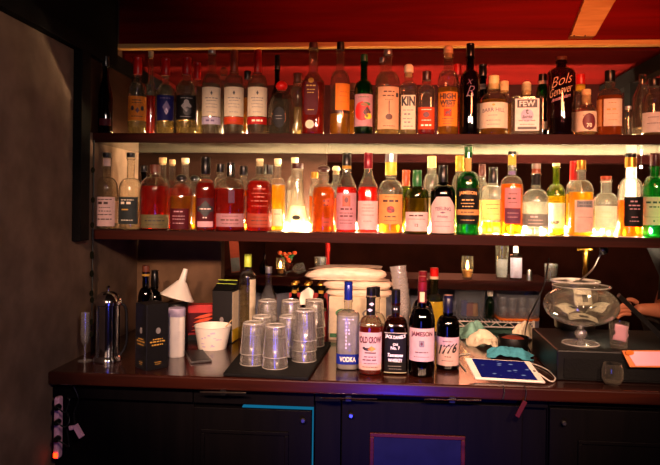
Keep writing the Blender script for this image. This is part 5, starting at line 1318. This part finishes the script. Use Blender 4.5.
# pitcher / bin
c, r, H = stand(469.5, 30, 282, zr_, YL0 + .10)
t = thing('plastic_pitcher', 'clear plastic bin with blue and red things inside on wire rack', 'container', c)
mesh('bin_wall', loft([(0, r * .88, r * .8, 4), (.003, r * .9, r * .82, 4), (H, r, r * .9, 4), (H, r * .96, r * .86, 4), (.006, r * .86, r * .78, 4)], 36, True, False), 'glass_plastic', t)
mesh('rim', loft([(H - .006, r * 1.0, r * .9, 4), (H, r * 1.06, r * .96, 4), (H + .003, r * 1.04, r * .94, 4), (H + .001, r * .97, r * .87, 4)], 36, False, False), 'glass_plastic', t)
for i, (dx, z, w, m, lab) in enumerate(((-.35, .10, .018, 'cap_blue', 'blue capsule piece inside the clear bin'), (.0, .05, .03, 'paper_fadedred', 'red packet inside the clear bin'), (.3, .045, .02, 'amber_wax', 'amber packet inside the clear bin'))):
    o = mesh('packet', loft([(0, w * .8, .02, 3), (.004, w, .024, 3), (.05 + z * .3, w, .024, 3), (.054 + z * .3, w * .8, .02, 3)], 20), m); o.location = c + Vector((dx * r, 0, .007)); tag(o, lab, 'packet')
# green bottle
c, r, H = stand(490, 9, 288, zr_, YL0 + .08)
t = thing('small_bottle', 'small green bottle with white cap on the wire rack', 'bottle', c)
mesh('glass_body', loft(profile(H * .85, r, r, 2, H * .5, H * .68, r * .5, H * .8, 'round'), 24), 'glass_green', t)
mesh('cap', lathe([(H * .78, r * .6), (H * .79, r * .68), (H, r * .62)], 18), 'plastic_white', t)
# tub of glasses
c, r, H = stand(516, 42, 289, zr_, YL0 + .115)
t = thing('glass_tub', 'clear tub with orange base holding small glasses on the rack', 'container', c)
mesh('tub_wall', loft([(.012, r * .94, .10, 6), (H * .9, r, .108, 6), (H * .9, r * .97, .104, 6), (.014, r * .91, .096, 6)], 40, False, False), 'glass_plastic', t)
mesh('tub_base', loft([(0, r * .95, .10, 6), (.012, r * .96, .102, 6)], 40), 'orange_tray', t)
gp = None; k = 0
for j, zo in enumerate((.0145, .0645)):
    for i in range(4):
        lab = '%s small shot glass in the %s layer of the clear tub' % (['first', 'second', 'third', 'fourth'][i], ['bottom', 'upper'][j])
        pos = c + Vector(((i - 1.5) * r * .44, -.045 + .02 * ((i + j) % 2), zo))
        if gp is None:
            gp = thing('shot_glass', lab, 'glass', pos, 0, 'shot glasses in the clear tub')
            mesh('bowl', lathe([(0, .015), (.002, .0165), (.046, .021), (.046, .0195), (.012, .0145), (.011, .001)], 26, True, False), 'glass_tumbler', gp)
        else: copy_thing(gp, pos, None, lab)
c, r, H = stand(548, 6, 291, zr_ - .0, YL0 + .06)
# things on the ledge
ZT = zl1
def on_ledge(px, w, top, dy=.08): return stand(px, w, top, ZT, YL0 + dy)
def candle(px, w, top, lab):
    c, r, H = on_ledge(px, w, top)
    t = thing('candle_glass', lab, 'candle', c, 0, 'candle glasses on the ledge')
    mesh('glass_cup', lathe([(0, r * .72), (.003, r * .8), (H * .5, r), (H, r * .95), (H, r * .9), (H * .5, r * .94), (.008, r * .72), (.007, .001)], 28, True, False), 'glass_bowl', t)
    mesh('wax', lathe([(.008, r * .7), (H * .38, r * .86), (H * .39, r * .2)], 24), 'amber_wax', t)
    mesh('flame', lathe([(H * .42, .002), (H * .5, .007), (H * .6, .006), (H * .8, .001)], 12), 'flame', t)
    return t
candle(467, 12, 256, 'lit candle glass on the ledge above the clear bin')
candle(280, 9, 258, 'lit candle glass on the ledge behind the unlabelled clear bottle')
c, r, H = on_ledge(320, 12, 257, .12)
t = thing('candle_glass', 'low orange candle holder behind the topmost napkin bundle', 'candle', c)
mesh('glass_cup', lathe([(0, r * .9), (.003, r), (H, r), (H, r * .94), (.006, r * .92), (.005, .001)], 28, True, False), 'glass_tumbler', t)
mesh('wax', lathe([(.006, r * .9), (H * .5, r * .9)], 24), 'amber_wax', t)
c, r, H = on_ledge(501.5, 13, 246)
t = thing('tall_glass', 'tall clear glass with bluish glints on the dark ledge', 'glass', c)
mesh('wall', lathe([(0, r * .82), (.003, r * .88), (H, r), (H, r * .95), (.012, r * .82), (.011, .001)], 32, True, False), 'glass_bowl', t)
mesh('drink', lathe([(.013, r * .78), (H * .6, r * .86)], 24), 'liq_water', t)
c, r, H = on_ledge(515.2, 12, 246)
t = thing('white_label_bottle', 'small bottle with white label and pale neck on the ledge', 'bottle', c)
P = profile(H, r, r, 2.4, H * .66, H * .76, r * .36, H * .96, 'square')
mesh('glass_body', loft(P, 28), 'glass_clear', t)
mesh('label', Surf(P).patch(r * 2.3, H * .06, H * .66, .0008), 'paper_lilac', t, ang=80)
mesh('liquid', loft([(z + .003, a * .92, b * .92, n) for z, a, b, n in P if z < H * .6], 24), 'liq_clear', t)
mesh('cap', lathe([(H * .8, r * .42), (H * .98, r * .4), (H, r * .3)], 18), 'plastic_white', t)
c, r, H = on_ledge(529, 6.5, 270, .05)
t = thing('steel_jigger', 'small steel jigger on the ledge beside white label bottle', 'jigger', c)
mesh('cup', lathe([(0, r), (.001, r), (H * .9, r * .7), (H, r * .66), (H, r * .6), (.002, r * .93)], 24, False, False), 'steel', t)
c, r, H = on_ledge(296, 12, 262, .07)
t = thing('stemless_glass', 'tipped clear goblet on the ledge beside left candle', 'glass', c)
Mx = Matrix.Translation((0, 0, r * .98)) @ Matrix.Rotation(1.25, 4, 'Y')
mesh('bowl', xf(lathe([(-.02, .003), (-.01, r * .7), (.01, r * .95), (.045, r * .8), (.045, r * .76), (.01, r * .9), (-.008, r * .64)], 28, False, False), M=Mx), 'glass_tumbler', t)
mesh('foot', xf(lathe([(-.06, r * .55), (-.058, r * .6), (-.054, .004), (-.02, .003)], 24), M=Mx), 'glass_tumbler', t)
c, r, H = on_ledge(323.5, 4.5, 236, .14)
c.x += 0.02
t = thing('red_post', 'thin red upright straw shaped post behind wrapped napkins', 'post', c)
mesh('shaft', lathe([(0, r), (H * 1.1, r)], 16), 'paper_red', t)
mesh('foot', lathe([(0, r * 2.2), (.006, r * 2.2), (.008, r)], 20), 'paper_red', t)
c, r, H = on_ledge(556.5, 13, 264, .02)
c.x -= .0
t = thing('red_drink', 'short glass of red drink at the end of the ledge', 'drink', (c.x - .03, c.y, c.z))
mesh('glass_wall', lathe([(0, r * .8), (.003, r * .86), (H, r), (H, r * .94), (.01, r * .8), (.009, .001)], 28, True, False), 'glass_tumbler', t)
mesh('liquid', lathe([(.011, r * .78), (H * .8, r * .9)], 24), 'liq_cherry', t)
c, r, H = on_ledge(273, 5, 246, .12)
t = thing('dark_vase', 'dark bulbous bottle on the ledge left of the candle', 'bottle', (c.x - .05, c.y, c.z))
mesh('body', lathe([(0, .02), (.004, .024), (.03, .03), (.055, .022), (.08, .008), (.11, .007), (.112, .009)], 28), 'glass_dark', t)
c, r, H = on_ledge(285, 18, 250, .22)
t = thing('orange_flowers', 'small bunch of orange red flowers in a dark pot on the ledge', 'flowers', (c.x + .01, c.y, c.z))
mesh('pot', lathe([(0, .024), (.004, .028), (.05, .034), (.05, .03), (.046, .001)], 24, True, False), 'ledge_wood', t)
rnd = random.Random(5)
for i in range(9):
    mesh('blossom', ball(.014, 10, (rnd.uniform(-.045, .045), rnd.uniform(-.02, .02), .062 + rnd.uniform(0, .05)), .8), 'ink_redorange', t)
mesh('foliage', join(*[tube([(0, 0, .045), (rnd.uniform(-.03, .03), rnd.uniform(-.02, .02), .075), (rnd.uniform(-.045, .045), rnd.uniform(-.02, .02), .10)], .003, 6) for i in range(9)]), 'ink_green', t)
# pale paper card leaning on the ledge at the left
a_, b_ = at(236, 278, YL0 + .10), at(236, 241, YL0 + .12)
o = thing('menu_card', 'pink and grey paper card leaning at the left end of ledge', 'card', (a_.x, YL0 + .10, ZT))
Hc = at(236, 241, YL0 + .1).z - ZT
mesh('sheet', xf(box(-.026, .026, 0, .0015, 0.0, Hc), M=Matrix.Rotation(-.16, 4, 'X') @ Matrix.Rotation(-.12, 4, 'Y') @ Matrix.Translation((0, 0, .006))), 'paper_fadedred', o, smooth=False)
mesh('lower_panel', xf(box(-.024, .024, -.001, 0, 0.004, Hc * .45), M=Matrix.Rotation(-.16, 4, 'X') @ Matrix.Rotation(-.12, 4, 'Y') @ Matrix.Translation((0, 0, .006))), 'paper_grey', o, smooth=False)
# brass beer tap beyond the bucket
p = at(586, 283, 2.95)
zt0 = at(586, 250, 2.95).z
t = thing('beer_tap', 'brass tap column with spread handles beyond the steel bucket', 'tap', (p.x, 2.95, 0))
mesh('column', lathe([(0, .05), (.02, .05), (.03, .02), (zt0 - .12, .016), (zt0 - .06, .014), (zt0 - .02, .018), (zt0, .012)], 24), 'brass', t)
mesh('crossbar', xf(lathe([(-.036, .004), (-.034, .009), (-.012, .007), (.012, .007), (.034, .009), (.036, .004)], 16), M=Matrix.Translation((-.008, 0, zt0 + .002)) @ Matrix.Rotation(PI / 2, 4, 'Y')), 'brass', t)

# ------------------------------------------------------------------ dark framed pictures on the far wall, seen as dim shapes
def skin_mesh(name, V, E, R, mat, parent=None, sub=1, root=0):
    me = bpy.data.meshes.new(name)
    me.from_pydata([tuple(v) for v in V], E, [])
    me.materials.append(MATS[mat])
    o = bpy.data.objects.new(name, me); COL.objects.link(o)
    if parent: o.parent = parent
    m = o.modifiers.new('skin', 'SKIN'); m.use_smooth_shade = True
    for i, r in enumerate(R):
        d = me.skin_vertices[0].data[i]
        d.radius = (r, r) if not isinstance(r, tuple) else r
        d.use_root = (i == root)
    s = o.modifiers.new('smooth', 'SUBSURF'); s.levels = sub; s.render_levels = sub
    return o
# person in dark clothing, forearm reaching in from the right
pb_ = at(690, 300, 2.98)
px_, py_ = pb_.x, 2.98
per = thing('person', 'person in dark top standing beyond the counter, forearm on the folder', 'person', (px_, py_, 0), 0)
hand = at(634, 309, 2.72) - Vector((px_, py_, 0))
elbow = at(690, 313, 2.74) - Vector((px_, py_, 0))
sh1, sh2 = Vector((-.19, 0, 1.42)), Vector((.19, 0, 1.42))
el_r = Vector((.27, -.02, 1.13))
V = [(0, 0, .95), (0, 0, 1.12), (0, 0, 1.30), (0, .005, 1.42), (0, -.01, 1.50), (0, -.015, 1.56),          # 0-5 trunk, neck
     (-.10, 0, .90), (-.11, -.01, .50), (-.11, .02, .08), (-.11, -.11, .035),                                 # 6-9
     (.10, 0, .90), (.11, -.01, .50), (.11, .02, .08), (.11, -.11, .035),                                     # 10-13
     sh1, sh1.lerp(elbow, .5), elbow, elbow.lerp(hand, .55), hand + Vector((.03, 0, 0)), hand,                # 14-19
     sh2, sh2.lerp(el_r, .5), el_r, (.28, -.10, .95), (.27, -.16, .88)]                                       # 20-24
E = [(0, 1), (1, 2), (2, 3), (3, 4), (4, 5), (0, 6), (6, 7), (7, 8), (8, 9), (0, 10), (10, 11), (11, 12), (12, 13), (3, 14), (14, 15), (15, 16), (16, 17), (17, 18), (18, 19), (3, 20), (20, 21), (21, 22), (22, 23), (23, 24)]
R = [(.15, .11), (.13, .10), (.155, .11), (.12, .08), .055, .055, .085, .058, .042, .035, .085, .058, .042, .035, .056, .046, .040, .036, .026, (.034, .02), .056, .046, .04, .026, (.034, .02)]
body = skin_mesh('body', V, E, R, 'skin', per)
# head with face
hd = []
for j in range(13):
    a = PI * j / 12
    z = -.115 * math.cos(a); rr = math.sin(a)
    hd.append((z, .075 * rr + .001, .095 * rr + .001, 2.2))
HV, HF = loft(hd, 28)
H2 = []
for x, y, z in HV:
    if y < 0:
        y -= .024 * math.exp(-((x / .012) ** 2 + ((z + .012) / .022) ** 2))
        y += .010 * math.exp(-(((abs(x) - .03) / .014) ** 2 + ((z - .012) / .012) ** 2))
        y -= .006 * math.exp(-((x / .024) ** 2 + ((z + .058) / .008) ** 2))
    if z < -.03: x *= 1 - .25 * min(1, (-.03 - z) / .09)
    H2.append((x, y, z))
head = mesh('head', (H2, HF), 'skin', per, ang=180); head.location = (0, -.03, 1.655)
for sx in (-1, 1):
    mesh('eye', ball(.011, 12, (sx * .03, -.074, .012)), 'eye_white', head)
    mesh('ear', xf(loft([(-.012, .008, .022, 2), (0, .013, .028, 2), (.008, .008, .02, 2)], 14), M=Matrix.Translation((sx * .076, .005, 0)) @ Matrix.Rotation(PI / 2, 4, 'Y')), 'skin', head)
mesh('mouth', xf(loft([(0, .022, .005, 2), (.002, .02, .004, 2)], 14), M=Matrix.Translation((0, -.088, -.058)) @ Matrix.Rotation(PI / 2, 4, 'X')), 'ink_maroon', head)
mesh('hair', [[Vector((x * 1.07, y * 1.06 + .008, z * 1.07 + .004)) for x, y, z in H2 if True], [f for f in HF if all((H2[i][2] > .045 or H2[i][1] > .02) for i in f)]], 'hair_dark', head, ang=180)
# fingers on the near hand
fd = (hand - elbow).normalized()
for k, (off, L) in enumerate(((-.024, .062), (-.008, .072), (.008, .068), (.023, .054))):
    b0 = hand + Vector((0, -.012, off * .9)) + fd * .015
    Pf = [b0, b0 + fd * (L * .55), b0 + fd * (L * .85) + Vector((0, .0, -.010)), b0 + fd * L + Vector((.0, 0, -.024))]
    skin_mesh('finger', Pf, [(0, 1), (1, 2), (2, 3)], [.0095, .009, .0085, .007], 'skin', body)
b0 = hand + Vector((.012, -.012, .026))
skin_mesh('thumb', [b0, b0 + fd * .03 + Vector((0, -.008, .016)), b0 + fd * .056 + Vector((0, -.012, .014))], [(0, 1), (1, 2)], [.012, .010, .008], 'skin', body)
# clothes
VS = [(0, 0, .86), (0, 0, 1.0), (0, 0, 1.12), (0, 0, 1.30), (0, .005, 1.43), sh1, sh1.lerp(elbow, .5), sh1.lerp(elbow, .9), sh2, sh2.lerp(el_r, .5), sh2.lerp(el_r, .95)]
skin_mesh('dark_top', VS, [(0, 1), (1, 2), (2, 3), (3, 4), (4, 5), (5, 6), (6, 7), (4, 8), (8, 9), (9, 10)], [(.165, .125), (.165, .125), (.148, .118), (.172, .128), (.13, .09), .07, .062, .058, .07, .062, .056], 'cloth_black', per)
VT = [(0, 0, .93), (-.10, 0, .88), (-.11, -.01, .50), (-.11, .02, .10), (.10, 0, .88), (.11, -.01, .50), (.11, .02, .10)]
skin_mesh('trousers', VT, [(0, 1), (1, 2), (2, 3), (0, 4), (4, 5), (5, 6)], [(.16, .12), .10, .075, .062, .10, .075, .062], 'cloth_black', per)

# ------------------------------------------------------------------ lamps of the place, and added fill lights
def area(name, loc, aim, size, power, col, sy=None):
    l = bpy.data.lights.new(name, 'AREA'); l.energy = power; l.color = col; l.size = size
    if sy: l.shape = 'RECTANGLE'; l.size_y = sy
    o = bpy.data.objects.new(name, l); COL.objects.link(o)
    o.location = loc
    o.rotation_euler = (Vector(aim) - Vector(loc)).to_track_quat('-Z', 'Y').to_euler()
    return o
def spot(name, loc, aim, ang, power, col, rad=.05, blend=.6):
    l = bpy.data.lights.new(name, 'SPOT'); l.energy = power; l.color = col; l.spot_size = math.radians(ang); l.spot_blend = blend; l.shadow_soft_size = rad
    o = bpy.data.objects.new(name, l); COL.objects.link(o)
    o.location = loc
    o.rotation_euler = (Vector(aim) - Vector(loc)).to_track_quat('-Z', 'Y').to_euler()
    return o
for lx, ly, lz, pw in ((-.62, .45, 1.80, 48), (-.20, .35, 1.78, 50), (.36, .35, 1.80, 66), (.95, .45, 1.78, 40)):
    spot('pendant', (lx, ly, lz), (lx * .6, 2.2, 1.20), 48, pw * 2.2, (1, .56, .36), .045, .45)
spot('red_lamp', (0.55, 1.25, 1.90), (0.48, 2.4, 2.28), 100, 42, (1, .20, .07), .10)
area('blue_screen', (-.12, .55, .95), (-.1, 1.9, .95), .20, 1.6, (.08, .10, 1.0), .5)
spot('blue_spot', (.10, .7, .35), (.11, 1.87, .74), 46, 60.0, (.03, .04, 1.0), .05, 1.0)
spot('wall_fill', (.35, .15, 1.95), (-1.0, 1.78, 1.12), 60, 55, (1, .74, .60), .1, .8)  # added fill in mid-air, lifts the left wall
spot('gooseneck_light', LAMP_AT + Vector((-.008, -.006, -.022)), BOWL_AT + Vector((0, -.03, .05)), 100, 1.3, (1, .82, .55), .01, .5)
area('room_fill', (.6, 4.9, 2.0), (.3, 3.6, 1.0), .5, 9, (1, .30, .15))  # added fill, brightens the far wall in dim red
spot('brace_fill', (.75, 1.1, 1.85), (.68, 2.32, 2.06), 46, 9, (1, .62, .25), .06, .8)  # added orange fill for the brace and header strip
spot('rack_fill', (.25, 2.95, 1.95), (.2, 3.4, .9), 70, 16, (.85, .68, 1.0), .1)  # added lilac fill so the glasses on the rack show
w = bpy.data.worlds.new('world'); SC.world = w; w.use_nodes = True
w.node_tree.nodes['Background'].inputs[0].default_value = (.010, .004, .004, 1)
w.node_tree.nodes['Background'].inputs[1].default_value = .6
SC.view_settings.view_transform = 'Standard'
SC.view_settings.look = 'None'
SC.view_settings.exposure = 0.0
SC.view_settings.gamma = 1.0
SC.view_settings.use_curve_mapping = False
cy = SC.cycles
cy.transparent_max_bounces = 40
cy.max_bounces = 10
cy.diffuse_bounces = 3
cy.glossy_bounces = 4
cy.transmission_bounces = 8
cy.caustics_reflective = False
cy.caustics_refractive = False
cy.sample_clamp_indirect = 4.0
cy.use_denoising = True
